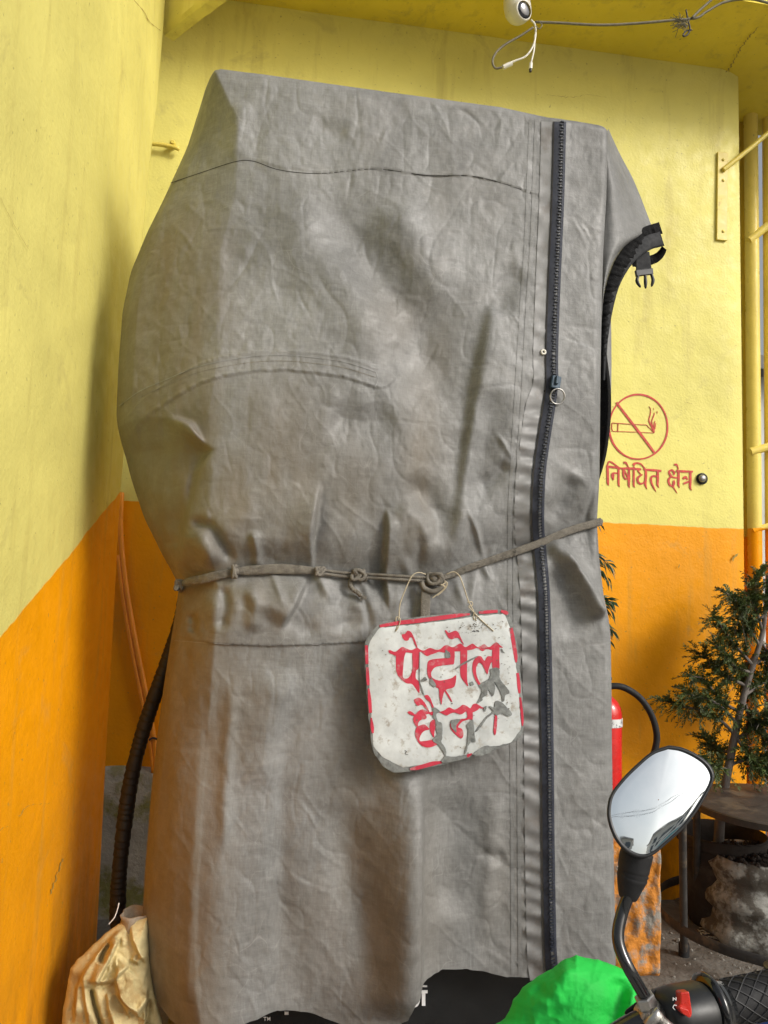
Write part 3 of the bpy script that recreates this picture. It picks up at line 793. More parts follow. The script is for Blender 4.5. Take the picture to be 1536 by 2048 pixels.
# material of the cover
def cover_material():
    m, nt, b = nodes('grey_coated_canvas')
    tc = N(nt, 'ShaderNodeNewGeometry').outputs['Position']
    base = ramp(nt, noise_n(nt, tc, 4.0, 5, 0.6, 0.5), [(0.30, (0.146, 0.146, 0.141)), (0.5, (0.184, 0.185, 0.180)), (0.72, (0.236, 0.238, 0.234))])
    cloud = ramp(nt, noise_n(nt, tc, 34, 4, 0.7, 0.8), [(0.33, (0.88,) * 3), (0.66, (1.07,) * 3)])
    col = mixc(nt, 1.0, base, cloud, 'MULTIPLY')
    fib = ramp(nt, noise_n(nt, mapping(nt, tc, (1, 1, 0.12)), 260, 1, 0.6), [(0.30, (0.88,) * 3), (0.72, (1.09,) * 3)])
    col = mixc(nt, 0.8, col, fib, 'MULTIPLY')
    fib2 = ramp(nt, noise_n(nt, mapping(nt, tc, (0.12, 0.12, 1)), 260, 1, 0.6), [(0.30, (0.90,) * 3), (0.72, (1.08,) * 3)])
    col = mixc(nt, 0.8, col, fib2, 'MULTIPLY')
    # hair-fine wear lines where the coating has creased
    wv = noise_n(nt, tc, 9, 2, 0.6)
    wob = N(nt, 'ShaderNodeVectorMath', operation='ADD')
    sc = N(nt, 'ShaderNodeVectorMath', operation='SCALE'); sc.inputs[3].default_value = 0.16
    n3 = N(nt, 'ShaderNodeTexNoise', Scale=7.0, Detail=2.0); nt.links.new(tc, n3.inputs['Vector'])
    nt.links.new(n3.outputs['Color'], sc.inputs[0]); nt.links.new(sc.outputs[0], wob.inputs[0]); nt.links.new(tc, wob.inputs[1])
    vo = N(nt, 'ShaderNodeTexVoronoi', feature='DISTANCE_TO_EDGE', Scale=13.0); nt.links.new(wob.outputs[0], vo.inputs['Vector'])
    ln = ramp(nt, vo.outputs['Distance'], [(0.0, (1, 1, 1)), (0.016, (0, 0, 0))])
    keep = ramp(nt, wv, [(0.50, (0, 0, 0)), (0.66, (0.33,) * 3)])
    col = mixc(nt, math_n(nt, 'MULTIPLY', ln, keep), col, (0.34, 0.335, 0.325))
    # ochre and brown grime, and shade painted over the turned-away left side
    at_ = N(nt, 'ShaderNodeAttribute', attribute_name='grime_shade')
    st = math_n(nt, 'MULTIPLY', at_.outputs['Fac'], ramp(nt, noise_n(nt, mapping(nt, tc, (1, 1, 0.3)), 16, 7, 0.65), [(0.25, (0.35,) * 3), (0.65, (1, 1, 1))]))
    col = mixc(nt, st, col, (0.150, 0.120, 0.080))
    pale = ramp(nt, noise_n(nt, tc, 3.4, 5, 0.7, 1.0), [(0.54, (0, 0, 0)), (0.74, (0.5,) * 3)])
    col = mixc(nt, pale, col, (0.275, 0.268, 0.258))
    nt.links.new(col, b.inputs['Base Color'])
    rr = ramp(nt, noise_n(nt, tc, 22, 5), [(0.3, (0.44,) * 3), (0.7, (0.66,) * 3)])
    nt.links.new(rr, b.inputs['Roughness'])
    b.inputs['Specular IOR Level'].default_value = 0.45
    n1 = bump_n(nt, noise_n(nt, tc, 26, 3, 0.6, 1.2), 0.22, 0.006)
    wvb = noise_n(nt, tc, 420, 0, 0.5)
    n3_ = bump_n(nt, wvb, 0.30, 0.0008, n1)
    nt.links.new(n3_, b.inputs['Normal'])
    return m
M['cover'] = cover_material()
M['placket'] = pm('worn_placket', (0.205, 0.205, 0.203), 0.5, 0.12, 18, 0.3, 200, dirt=(0.17, 0.16, 0.15), dirt_scale=15, dirt_at=0.58, bdist=0.001)
M['thread'] = pm('dark_thread', (0.03, 0.028, 0.026), 0.9, 0.2, 50, 0)

cov = thing('pump_cover', 'big dusty grey canvas cover with blue zip, tied round the waist', 'cover', cw(np.array(0.0), np.array(0.3), np.array(0.2)))
nu, nv = 430, 640
U, V = np.meshgrid(np.linspace(0, 1, nu), np.linspace(0, 1, nv))
s0 = -0.60 + 1.2 * U
for _ in range(3):
    zt = np.interp(s0, ts_, tz_); zh = np.interp(s0, hs_, hz_)
    zh = zh + 0.004 * fbm(s0 * 40, s0 * 0 + 2, 2)
    Z = zt + (zh - zt) * V
    a, b_ = sL(Z), sR(Z)
    s0 = a + (b_ - a) * (0.02 + 0.98 * U) - 0.0
    s0 = np.where(U <= 0, a, s0)
Tt = front_t(s0, Z)
Fg = cw(s0, Z, Tt)
# sides run back from the front edges
def side(edge_s, edge_z, edge_t, sgn, n=46):
    out = []
    for k in range(n):
        f = k / (n - 1)
        back_t = 0.52
        tt = edge_t + (back_t - edge_t) * f
        ss = edge_s + sgn * (0.014 * np.sin(f * 7 + edge_z * 5) * f - 0.05 * f * f)
        out.append(cw(ss, edge_z, tt))
    return np.array(out).transpose(1, 0, 2)
Lg = side(s0[:, 0], Z[:, 0], Tt[:, 0], -1); Rg = side(s0[:, -1], Z[:, -1], Tt[:, -1], 1)
full = np.concatenate([Lg[:, :0:-1], Fg, Rg[:, 1:]], axis=1)
m = MB(); m.grid(full)
# back and top panels
bk = np.stack([full[:, 0], (full[:, 0] + full[:, -1]) / 2, full[:, -1]], 1); m.grid(bk[::8])
nt_ = 8
tops = []
for k in range(nt_ + 1):
    f = k / nt_
    tops.append([Fg[0, j] * 1.0 + NV * (0.52 - 0.0) * f + KV * 0.01 * math.sin(f * 3.1) for j in range(0, nu, 6)])
m.grid(np.array(tops))
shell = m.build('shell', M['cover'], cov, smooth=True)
# stain attribute: brown stains, plus shade painted into the left third
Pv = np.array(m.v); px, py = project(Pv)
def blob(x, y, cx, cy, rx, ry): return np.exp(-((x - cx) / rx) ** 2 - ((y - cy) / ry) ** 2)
stn_shade = 0.85 * np.clip((430 - px) / 60, 0, 1) * np.clip((py - 1250) / 300, 0, 1)
stn_shade = np.maximum(stn_shade, 0.85 * np.clip((495 - px) / 110, 0, 1) * np.clip((py - 330) / 160, 0, 1))
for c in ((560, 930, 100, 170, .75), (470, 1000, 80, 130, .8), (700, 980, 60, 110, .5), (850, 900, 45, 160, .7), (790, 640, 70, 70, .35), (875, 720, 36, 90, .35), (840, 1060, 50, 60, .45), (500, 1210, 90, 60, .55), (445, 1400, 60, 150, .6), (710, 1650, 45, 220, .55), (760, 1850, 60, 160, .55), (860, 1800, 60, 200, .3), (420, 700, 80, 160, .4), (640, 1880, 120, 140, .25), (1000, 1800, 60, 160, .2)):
    stn_shade = np.maximum(stn_shade, c[4] * blob(px, py, *c[:4]))
stn_shade = np.clip(stn_shade * (1 + 0.6 * fbm(px / 30, py / 160, 3)), 0, 1)
al = shell.data.attributes.new('grime_shade', 'FLOAT', 'POINT')
if len(shell.data.vertices) == len(stn_shade): al.data.foreach_set('value', stn_shade.astype(np.float32))
else: print('STAIN SIZE MISMATCH', len(shell.data.vertices), len(stn_shade))

def surf_ribbon(pts, off, n, name, material, parent=None, cross=5, thick=0.0, ripple=None, bulge=0.0):
    """band lying on the cover; pts = (x, y, half width) in photo pixels"""
    P = catmull(pts, n)
    T = np.gradient(P[:, :2], axis=0); T /= np.linalg.norm(T, axis=1)[:, None]
    Nn = np.stack([-T[:, 1], T[:, 0]], 1)
    k = np.linspace(-1, 1, cross)
    X = P[:, 0][:, None] + Nn[:, 0][:, None] * P[:, 2][:, None] * k
    Y = P[:, 1][:, None] + Nn[:, 1][:, None] * P[:, 2][:, None] * k
    o = np.full(X.shape, off) + bulge * (1 - k ** 2)[None, :]
    if ripple is not None: o = o + ripple(Y, k[None, :])
    G = surf(X, Y, o)
    lo = surf(X[:, [0, -1]], Y[:, [0, -1]], np.full((n, 2), -0.003))
    G = np.concatenate([lo[:, :1], G, lo[:, 1:]], axis=1)
    mb = MB(); mb.grid(G)
    return mb.build(name, material, parent, smooth=True, angle=55)
# zip: placket, tape, teeth, slider
pk_pts = [(x - (27 if y < 780 else 33), y, 11.5 if y < 780 else 15) for x, y in ZIP]
surf_ribbon(pk_pts, .0016, 520, 'placket', M['placket'], cov, 5, ripple=lambda Y, k: 0.0015 * np.sin(Y / 5.4 + 2.2 * np.sin(Y / 41.0)) * np.clip((Y - 500) / 400, .2, 1) * (0.5 + 0.5 * k))
surf_ribbon([(x - 6.5, y, 6.5) for x, y in ZIP], .0028, 240, 'zip_tape', M['zip_tape'], cov, 3)
surf_ribbon([(x - 13, y, 1.0) for x, y in ZIP], .0042, 240, 'tape_edge', M['thread'], cov, 3)
NZ = 290; Zp = catmull(ZIP, NZ); Zs = surf(Zp[:, 0] + 3, Zp[:, 1], np.full(NZ, .0036))
m = MB()
tg = np.gradient(Zs, axis=0); tg /= np.linalg.norm(tg, axis=1)[:, None]
for i in range(NZ):
    a = np.cross(tg[i], -NV); a /= np.linalg.norm(a)
    m.frame_box(Zs[i] + a * (0.0012 if i % 2 else -0.0012), a, tg[i], NV, (.0044, .0014, .0022))
tag(m.build('zip_teeth', M['zip_teeth'], cov), kind='stuff')
surf_ribbon([(x + 9, y, 2.5) for x, y in ZIP], .0022, 240, 'tape_edge', M['zip_tape'], cov, 3)
for k, pts in enumerate(([(1073, 240), (1064, 480), (1056, 600), (1046, 780), (1036, 930), (1030, 1050), (1030, 1250), (1036, 1400), (1038, 1600), (1040, 1950)], [(1062, 239), (1052, 480), (1044, 600), (1033, 780), (1024, 930), (1019, 1050), (1019, 1250), (1022, 1400), (1024, 1600), (1026, 1950)])):
    surf_ribbon([(x, y, 3.6) for x, y in pts], .0010, 260, 'seam_tape', M['cover'], cov, 3)
surf_ribbon([(x, y, .75) for x, y in TOPSEAM], .0005, 260, 'seam_thread', M['thread'], cov, 3)
PSEAM = [(238, 812), (280, 782), (330, 760), (390, 735), (450, 721), (510, 712), (570, 710), (630, 715), (690, 724), (752, 743)]
surf_ribbon([(x, y, .8) for x, y in PSEAM], .0012, 200, 'seam_edge', M['placket'], cov, 3)
surf_ribbon([(x, y + 12, .6) for x, y in PSEAM[1:]], .0006, 200, 'seam_thread', M['rope'], cov, 3)
surf_ribbon([(752, 743, .8), (756, 760, .8), (748, 778, .8)], .0010, 20, 'seam_edge', M['placket'], cov, 3)
surf_ribbon([(x, y, .8) for x, y in [(348, 1281), (440, 1288), (540, 1292), (640, 1289), (735, 1284)]], .0012, 120, 'seam_edge', M['placket'], cov, 3)
surf_ribbon([(1064, 779, .8), (1080, 781, 1.4), (1097, 783, 2.2)], .0012, 20, 'seam_tear', M['thread'], cov, 3)
sl0 = surf(np.array(1111.), np.array(765.), .008)
m = MB()
ax = tg[112]
sv = np.cross(ax, -NV); sv /= np.linalg.norm(sv)
m.frame_box(sl0, sv, ax, NV, (.0125, .017, .006)); sl = m.build('zip_slider', M['zip_slider'], cov, bevel=.003)
m = MB(); m.frame_box(sl0 - NV * .009 - ax * .004, sv, ax, NV, (.004, .011, .004)); m.build('bridge', M['zip_slider'], sl, bevel=.002)
rc = surf(np.array(1115.), np.array(793.), .010)
m = MB(); aa = np.linspace(0, 2 * math.pi, 33)
m.tube(np.array([rc + WV * .0185 * math.cos(a) + KV * .0185 * math.sin(a) - NV * .004 * math.sin(a) for a in aa]), .0021, 8, cap=False); m.build('pull_ring', M['steel'], cov, smooth=True)
m = MB(); e0 = surf(np.array(1087.), np.array(704.), .0045)
m.tube(np.array([e0 + WV * .0052 * math.cos(a) + KV * .0052 * math.sin(a) for a in aa]), .0026, 8, cap=False); m.build('eyelet', M['white_plastic'], cov, smooth=True)

# ---- side flap with the trimmed nozzle opening, strap and buckle
def flapP(px, py, t): return on_plane(np.asarray(px, float), np.asarray(py, float), CO, np.asarray(t, float))
A = catmull([(1214, 262), (1211, 330), (1208, 420), (1206, 500), (1204, 590), (1203, 640)], 60)
Bc = catmull([(1217, 258), (1240, 308), (1268, 362), (1296, 432), (1304, 455), (1306, 462)], 60)
low = catmull([(1204, 640), (1212, 575), (1232, 520), (1262, 484), (1306, 462)], 60)
Gf = []
for i in range(60):
    f = i / 59; row = []
    ax_, ay_ = A[i]
    # right end slides down the outer edge, then along the trimmed lower edge
    if f < 0.62: bx_, by_ = Bc[int(f / 0.62 * 59)]
    else: bx_, by_ = low[int((1 - (f - 0.62) / 0.38) * 59)]
    for k in range(34):
        u = k / 33
        x = ax_ + (bx_ - ax_) * u; y = ay_ + (by_ - ay_) * u
        t = 0.055 + 0.02 * u + 0.10 * u * u - 0.028 * math.sin(min(1, u * 1.15) * math.pi) * min(1, f * 3) + 0.004 * float(fbm(np.array(x / 22.), np.array(y / 26.), 3))
        row.append(flapP(x, y, t))
    Gf.append(row)
m = MB(); Gf = np.array(Gf); m.grid(Gf); m.grid((Gf + NV * .004)[:, ::-1])
fl = m.build('side_flap', M['cover'], cov, smooth=True)
def strip(pts, w0, tpts, off, n, ruffle, thick):
    """band following a pixel path on the flap, width hanging down-right of it"""
    P = catmull([(x, y, 0) for x, y in pts], n)[:, :2]; tt = np.interp(np.linspace(0, 1, n), np.linspace(0, 1, len(tpts)), tpts)
    T = np.gradient(P, axis=0); T /= np.linalg.norm(T, axis=1)[:, None]
    Nn = np.stack([-T[:, 1], T[:, 0]], 1)
    ww = -np.interp(np.linspace(0, 1, n), np.linspace(0, 1, len(w0)), w0)
    fr, bk_ = [], []
    for k in np.linspace(0, 1, 7):
        rr = ruffle * np.sin(np.arange(n) * 1.9 + k * 2) + ruffle * .6 * np.sin(np.arange(n) * 0.83)
        Q = P + Nn * (ww * k)[:, None]
        fr.append(flapP(Q[:, 0], Q[:, 1] + rr * 350 * k, tt - off - rr - thick * 2 * math.sin(k * math.pi)))
        bk_.append(flapP(Q[:, 0], Q[:, 1] + rr * 350 * k, tt - off + thick))
    fr = np.array(fr).transpose(1, 0, 2); bk_ = np.array(bk_).transpose(1, 0, 2)
    mb = MB(); mb.grid(np.concatenate([fr, bk_[:, ::-1], fr[:, :1]], 1))
    return mb
edge = [(1202, 720), (1203, 650), (1209, 585), (1227, 527), (1256, 484), (1285, 456), (1318, 444)]
strip(edge[::-1], [24, 28, 28, 25, 20, 15, 10], [.17, .13, .10, .08, .07, .06, .055], .010, 90, .0022, .004).build('opening_trim', M['black_cloth'], cov, smooth=True)
strip([(1320, 463), (1288, 474), (1254, 501), (1229, 540), (1214, 594), (1206, 676), (1205, 760)], [30, 28, 24, 18, 13, 8, 5], [.15, .125, .10, .08, .068, .06, .06], .016, 70, .0003, .002).build('strap', M['webbing'], cov, smooth=True)
strip([(1324, 492), (1312, 506), (1290, 514), (1262, 522)], [12, 18, 20, 12], [.17, .19, .19, .16], .0, 30, .0003, .002).build('strap_loop', M['black_cloth'], cov, smooth=True)
m = MB(); lin = [(1203, 640), (1212, 700), (1221, 770), (1222, 830), (1216, 890), (1209, 925), (1198, 962)]
P = catmull(lin, 40); q = []
for x, y in P: q.append([flapP(x, y, .10), flapP(x - 6, y, .075), flapP(1190, y + 4, .12)])
m.grid(np.array(q)); m.grid(np.array(q) + NV * .005); m.build('opening_lining', M['black_cloth'], cov, smooth=True)
m = MB(); P = catmull([(1213, 560), (1221, 620), (1223, 720), (1222, 800)], 20)
m.grid(np.array([[flapP(x, y, .20), flapP(x - 12, y, .17), flapP(x - 26, y, .20)] for x, y in P])); m.build('rear_flap', M['cover'], cov, smooth=True)
bk0 = lambda x, y: flapP(x, y, .115)
m = MB(); c = [bk0(1272, 505), bk0(1299, 503), bk0(1304, 541), bk0(1273, 546)]; m.slab(c, [p + NV * .004 for p in c]); m.build('buckle_web', M['webbing'], cov, bevel=.001)
buck = MB()
c = [bk0(1270, 541), bk0(1305, 537), bk0(1306, 549), bk0(1272, 553)]; buck.slab([p - NV * .004 for p in c], [p + NV * .005 for p in c])
bo = buck.build('buckle', M['black_plastic'], cov, bevel=.0015)
for pts in ([(1277, 550), (1274, 562), (1281, 575)], [(1290, 549), (1291, 562), (1291, 577)], [(1302, 547), (1306, 560), (1303, 573)]):
    m = MB(); m.tube(catmull(np.array([bk0(x, y) for x, y in pts]), 10), [.004, .0042, .0044, .0046, .005, .005, .0048, .0042, .0035, .002], 8); m.build('prong', M['black_plastic'], bo, smooth=True)

# ---- the pump itself: black body showing below the hem
fd = thing('fuel_pump', 'black fuel pump body showing under the cover\'s raised hem', 'fuel pump', cw(np.array(0.0), np.array(0.0), np.array(0.3)))
zt_ = 2.30
m = MB(); m.frame_box(cw(np.array(.015), np.array(zt_ / 2), np.array(.325)), WV, NV, KV, (.455, .195, zt_ / 2)); m.build('cabinet', M['gloss_black'], fd, bevel=.02)
m = MB(); m.frame_box(cw(np.array(.015), np.array(.06), np.array(.31)), WV, NV, KV, (.50, .26, .06)); m.build('base_kerb', M['concrete'], fd, bevel=.015)
def pumpface(x, y): return on_plane(np.asarray(float(x)), np.asarray(float(y)), CO, .128)
def pump_letter(s, push=0.0, n=None):
    mb = MB(); stroke(mb, pumpface, s, push=push, n=n); mb.build('letter_stroke', M['print_white'], fd)
for s_ in ([(827, 1972, 3), (854, 1972, 3)], [(838, 1983, 6), (855, 1983, 6)], [(847, 1985, 7), (847, 2011, 7)], [(527, 2034, 1.2), (533, 2034, 1.2)], [(530, 2034, 1.2), (530, 2041, 1.2)],
           [(535, 2041, 1.2), (535, 2034, 1.2), (537.5, 2039, 1.2), (540, 2034, 1.2), (540, 2041, 1.2)], [(569, 2026, 6), (577, 2026, 6)]):
    pump_letter(s_, .0003 * rng.random())
pump_letter([(828 + 9 * math.cos(a), 1997 + 14.5 * math.sin(a), 6) for a in np.linspace(0, 6.283, 22)], n=50)

# ================================================================= ROPE ROUND THE COVER
def surf_path(pts, off, n, smooth=9):
    P = catmull(pts, n); W = surf(P[:, 0], P[:, 1], np.zeros(n))
    t = (W - CO) @ NV
    k = smooth
    tp = np.pad(t, k, mode='edge')
    tmin = np.array([tp[i:i + 2 * k + 1].min() * .6 + tp[i:i + 2 * k + 1].mean() * .4 for i in range(n)])
    tp = np.pad(tmin, k, mode='edge')
    t = np.array([tp[i:i + 2 * k + 1].mean() for i in range(n)]) - off
    return on_plane(P[:, 0], P[:, 1], CO, t)
def rope_tex(m_, amp=0.0006): pass
tr = thing('tie_rope', 'frayed grey rope knotted round the middle of the cover', 'rope', surf(np.array(722.), np.array(1150.), .01))
def twist(path, r, n=8, turns=60, amp=.18, flat=None):
    """cord made of two twisted strands"""
    P = np.asarray(path); mb = MB()
    T = np.gradient(P, axis=0); T /= np.linalg.norm(T, axis=1)[:, None]
    for ph in (0, math.pi):
        Q = []
        for i in range(len(P)):
            a = 2 * math.pi * turns * i / len(P) + ph
            u = KV - (KV @ T[i]) * T[i]; u /= np.linalg.norm(u) + 1e-9
            Q.append(P[i] + r * .45 * (math.cos(a) * u + math.sin(a) * np.cross(T[i], u)))
        mb.tube(np.array(Q), r * .62, 6)
    return mb
# flat webbing run on the left, gathered at a wrap
R1 = surf_path([(358, 1170), (372, 1164), (400, 1159), (440, 1150), (472, 1144)], .010, 40)
m = MB(); m.tube(R1, np.interp(np.linspace(0, 1, 40), [0, .2, .6, .9, 1], [.005, .010, .0115, .009, .008]), 12, flat=(.95, .4), up=KV); m.build('webbing', M['rope'], tr, smooth=True)
R2 = surf_path([(470, 1143), (510, 1140), (560, 1138), (610, 1140), (640, 1143)], .011, 50)
m = MB(); m.tube(R2, np.interp(np.linspace(0, 1, 50), [0, .15, .6, .9, 1], [.008, .0115, .013, .009, .0065]), 12, flat=(.95, .4), up=KV); m.build('webbing', M['rope'], tr, smooth=True)
for off_, dy in ((.009, -3), (.011, 4)):
    twist(surf_path([(640, 1143 + dy), (690, 1149 + dy), (760, 1153 + dy), (830, 1157 + dy), (862, 1159 + dy)], off_, 120), .0044, turns=30).build('cord', M['rope'], tr, smooth=True)
R4 = surf_path([(880, 1157), (905, 1149), (940, 1135), (980, 1121), (1030, 1104), (1080, 1086), (1140, 1061), (1192, 1046), (1203, 1043)], .008, 80)
m = MB(); m.tube(R4, np.interp(np.linspace(0, 1, 80), [0, .1, .5, 1], [.006, .0085, .010, .0105]), 12, flat=(.95, .32), up=KV); m.build('webbing', M['rope'], tr, smooth=True)
# the run behind the cover
bs = np.linspace(0, 1, 30)
zb_ = R1[0][2] + (R4[-1][2] - R1[0][2]) * bs
sl_0 = float(sL(np.array(R1[0][2])))
pa_ = [R1[0]] + [cw(np.array(sl_0 + .008 + .05 * f), np.array(R1[0][2] - .02), np.array(.16 + .39 * f)) for f in (0.1, .5, 1)]
pb_ = [cw(np.array(.50), np.array(R4[-1][2]), np.array(.55 - .45 * f)) for f in (0, .5, .9)] + [R4[-1]]
m = MB(); m.tube(catmull(np.array(pa_ + pb_), 60), .007, 8); m.build('cord', M['rope'], tr, smooth=True)
def knot(parent, c, R, seed, turns=3, r=.0055, name='knot', squash=(1, .8, .8), mat=None):
    rr = random.Random(seed); pts = []
    for i in range(70):
        a = i / 69 * 2 * math.pi * turns
        pts.append(np.asarray(c) + WV * R * squash[0] * math.cos(a * 1.0) * (0.8 + .2 * math.sin(a * .7 + seed)) + KV * R * squash[1] * math.sin(a * 1.37 + seed) + NV * R * squash[2] * math.sin(a * .9 + 1.3 * seed))
    mb = MB(); mb.tube(catmull(np.array(pts[::2]), 130), r, 8)
    mb.lathe(np.asarray(c) - WV * R * .8, WV, [(0, R * .2), (R * .3, R * .6), (R * .8, R * .75), (R * 1.3, R * .6), (R * 1.6, R * .2)], 12)
    return mb.build(name, mat or M['rope'], parent, smooth=True)
knot(tr, surf_path([(470, 1143), (474, 1143)], .014, 2, 1)[0], .012, 1, 2, .004, squash=(.4, 1.1, .8))
knot(tr, R2[-1] - NV * .004, .011, 2, 3, .0042)
knot(tr, surf_path([(715, 1150), (722, 1150)], .018, 4, 2)[1], .0155, 3, 4, .0046, squash=(1.15, .75, .8))
knot(tr, surf_path([(868, 1158), (872, 1158)], .020, 4, 2)[1], .0155, 5, 4, .0048, squash=(1.2, .8, .8))
knot(tr, R1[0] - NV * .002, .011, 6, 2, .004, squash=(.7, 1, .8))
# frayed tail hanging from the big knot
tl = surf_path([(705, 1152), (700, 1168), (705, 1178), (714, 1184), (722, 1192)], .016, 30, 2)
tail = twist(tl, .0058, turns=5).build('tail', M['rope'], tr, smooth=True)
m = MB()
for i in range(26):
    e = tl[-1]; dv = WV * rng.uniform(-.2, 1.0) + KV * rng.uniform(-1, .1) + NV * rng.uniform(-.5, .3); dv /= np.linalg.norm(dv)
    m.tube(np.array([e, e + dv * .008 + KV * .001, e + dv * rng.uniform(.010, .017)]), [.0011, .0008, .0003], 4)
tag(m.build('frayed_end', M['rope'], tr), kind='stuff')
m = MB(); rh = random.Random(9)              # loose fibres standing off the rope
for i in range(420):
    x = rh.uniform(380, 1185); y = float(np.interp(x, [p[0] for p in ROPE], [p[1] for p in ROPE])) + rh.uniform(-6, 6)
    k = rh.randrange(0, 3); base = (R1, R2, R4)[k][rh.randrange(2, 38)] + KV * rh.uniform(-.009, .009) - NV * .004
    dv = KV * rh.gauss(0, .8) + WV * rh.gauss(0, .6) - NV * rh.uniform(.1, .8); dv /= np.linalg.norm(dv); L = rh.uniform(.003, .008)
    m.tube(np.array([base, base + dv * L * .6, base + dv * L + WV * rh.uniform(-.002, .002)]), [.0005, .0004, .0002], 3)
tag(m.build('loose_fibres', M['rope'], tr), kind='stuff')
# loop and tape dropping behind the sign
lp_ = surf_path([(843, 1164), (848, 1176), (865, 1183), (882, 1176), (892, 1164)], .020, 30, 2)
m = MB(); m.tube(lp_, .0062, 10); m.build('loop', M['rope'], tr, smooth=True)
tb = surf_path([(853, 1178), (851, 1200), (850, 1236)], .014, 24, 3)
m = MB(); m.tube(tb, .0125, 12, flat=(.95, .22), up=WV); m.build('tape', M['rope'], tr, smooth=True)

# ================================================================= HANGING SIGN
SGT = -0.062
def sg(x, y, t=SGT):
    """sign tracing frame -> world, on a board leaning slightly off the cover"""
    px, py = 650 + x / 3.072, 1100 + y / 3.072
    tt = t - 0.012 * (y - 400) / 900
    return on_plane(np.asarray(float(px)), np.asarray(float(py)), CO, np.asarray(float(tt)))
sgn = thing('petrol_notice', 'battered white tin notice with red hand-painted lettering, wired to the rope', 'sign', sg(740, 1360))
def loop(pts, n, jag, seed):
    P = np.array(pts + [pts[0]], float); L = np.concatenate([[0], np.cumsum(np.linalg.norm(np.diff(P, axis=0), axis=1))])
    u = np.linspace(0, L[-1], n, endpoint=False)
    X = np.interp(u, L, P[:, 0]); Y = np.interp(u, L, P[:, 1])
    return X + jag * fbm(u / 22 + seed, u * 0 + seed, 3), Y + jag * fbm(u / 22 + seed + 50, u * 0 + seed, 3)
OUT = [(350, 440), (580, 410), (800, 385), (960, 368), (1080, 365), (1125, 380), (1155, 450), (1185, 600), (1205, 800), (1222, 980), (1220, 1100), (1195, 1160), (1120, 1200), (1000, 1240), (900, 1270), (760, 1310), (620, 1340), (500, 1365), (420, 1368), (360, 1330), (300, 1250), (288, 1205), (265, 1000), (250, 800), (240, 640), (245, 570), (290, 500)]
WHI = [(332, 478), (450, 468), (600, 452), (800, 428), (930, 404), (1100, 392), (1135, 470), (1158, 600), (1178, 750), (1196, 950), (1206, 1095), (1150, 1180), (1050, 1203), (980, 1208), (930, 1250), (860, 1262), (740, 1288), (700, 1300), (520, 1332), (480, 1337), (430, 1312), (350, 1268), (296, 1203), (285, 1050), (275, 850), (262, 620), (274, 560)]
def plate(pts, t0, t1, n, jag, seed, name, mat, bend=0.0):
    X, Y = loop(pts, n, jag, seed)
    cx_, cy_ = X.mean(), Y.mean(); rings = []
    rho = [1, .985, .9, .75, .55, .3, .08]
    G = []
    for r in rho:
        row = []
        for x, y in zip(cx_ + (X - cx_) * r, cy_ + (Y - cy_) * r):
            wv = bend * float(fbm(np.array(x / 160.), np.array(y / 160.), 2))
            row.append(sg(x, y, t1 + wv + (0.0006 if r == 1 else 0)))
        row.append(row[0]); G.append(row)
    G = np.array(G)
    mb = MB(); mb.grid(G)
    bk_ = [[sg(x, y, t0 + bend * float(fbm(np.array(x / 160.), np.array(y / 160.), 2))) for x, y in zip(X, Y)]]
    bk_ = np.array(bk_[0] + [bk_[0][0]])
    mb.grid(np.stack([G[0], bk_], 0)); mb.add(list(bk_[:-1]), [tuple(range(len(bk_) - 1))]); mb.add(list(G[-1][:-1]), [tuple(range(len(bk_) - 1))])
    return mb.build(name, mat, sgn, smooth=True, angle=35)
BEND = 0.006
plate(OUT, SGT + .005, SGT - .0015, 150, 7, 3, 'board', M['sign_base'], BEND)
plate(WHI, SGT - .001, SGT - .0028, 170, 12, 9, 'painted_face', M['sign_white'], BEND)
def sp_(x, y): return sg(x, y, SGT - .0034 + BEND * float(fbm(np.array(x / 160.), np.array(y / 160.), 2)))
def sb_(x, y): return sg(x, y, SGT - .0019 + BEND * float(fbm(np.array(x / 160.), np.array(y / 160.), 2)))
for s in ([(254, 585, 18), (256, 640, 20), (258, 700, 18)], [(260, 720, 16), (263, 790, 20), (266, 830, 16)], [(268, 850, 10), (274, 920, 20), (280, 1000, 18)], [(284, 1030, 8), (290, 1085, 20), (294, 1125, 10)],
          [(336, 468, 16), (450, 448, 24), (560, 436, 26), (700, 418, 26), (800, 404, 24), (890, 394, 10)], [(945, 385, 14), (1000, 380, 20), (1060, 376, 16)], [(1080, 374, 14), (1112, 386, 24), (1122, 396, 10)],
          [(1142, 478, 20), (1156, 560, 24), (1170, 650, 22), (1174, 690, 10)], [(1182, 755, 16), (1190, 830, 20), (1194, 880, 12)], [(1198, 905, 12), (1208, 990, 16), (1213, 1050, 14), (1212, 1080, 6)],
          [(522, 1346, 10), (560, 1340, 22), (610, 1326, 24), (660, 1312, 26), (718, 1302, 12)], [(862, 1272, 6), (880, 1262, 18), (902, 1250, 6)]):
    red = MB(); stroke(red, sb_, s, .0013); red.build('border_stroke', M['sign_red'], sgn)
def C4(x, y): return (770 + x / 5.908 - 650) * 3.072, (1240 + y / 5.908 - 1100) * 3.072
def C5(x, y): return (790 + x / 5.908 - 650) * 3.072, (1380 + y / 5.908 - 1100) * 3.072
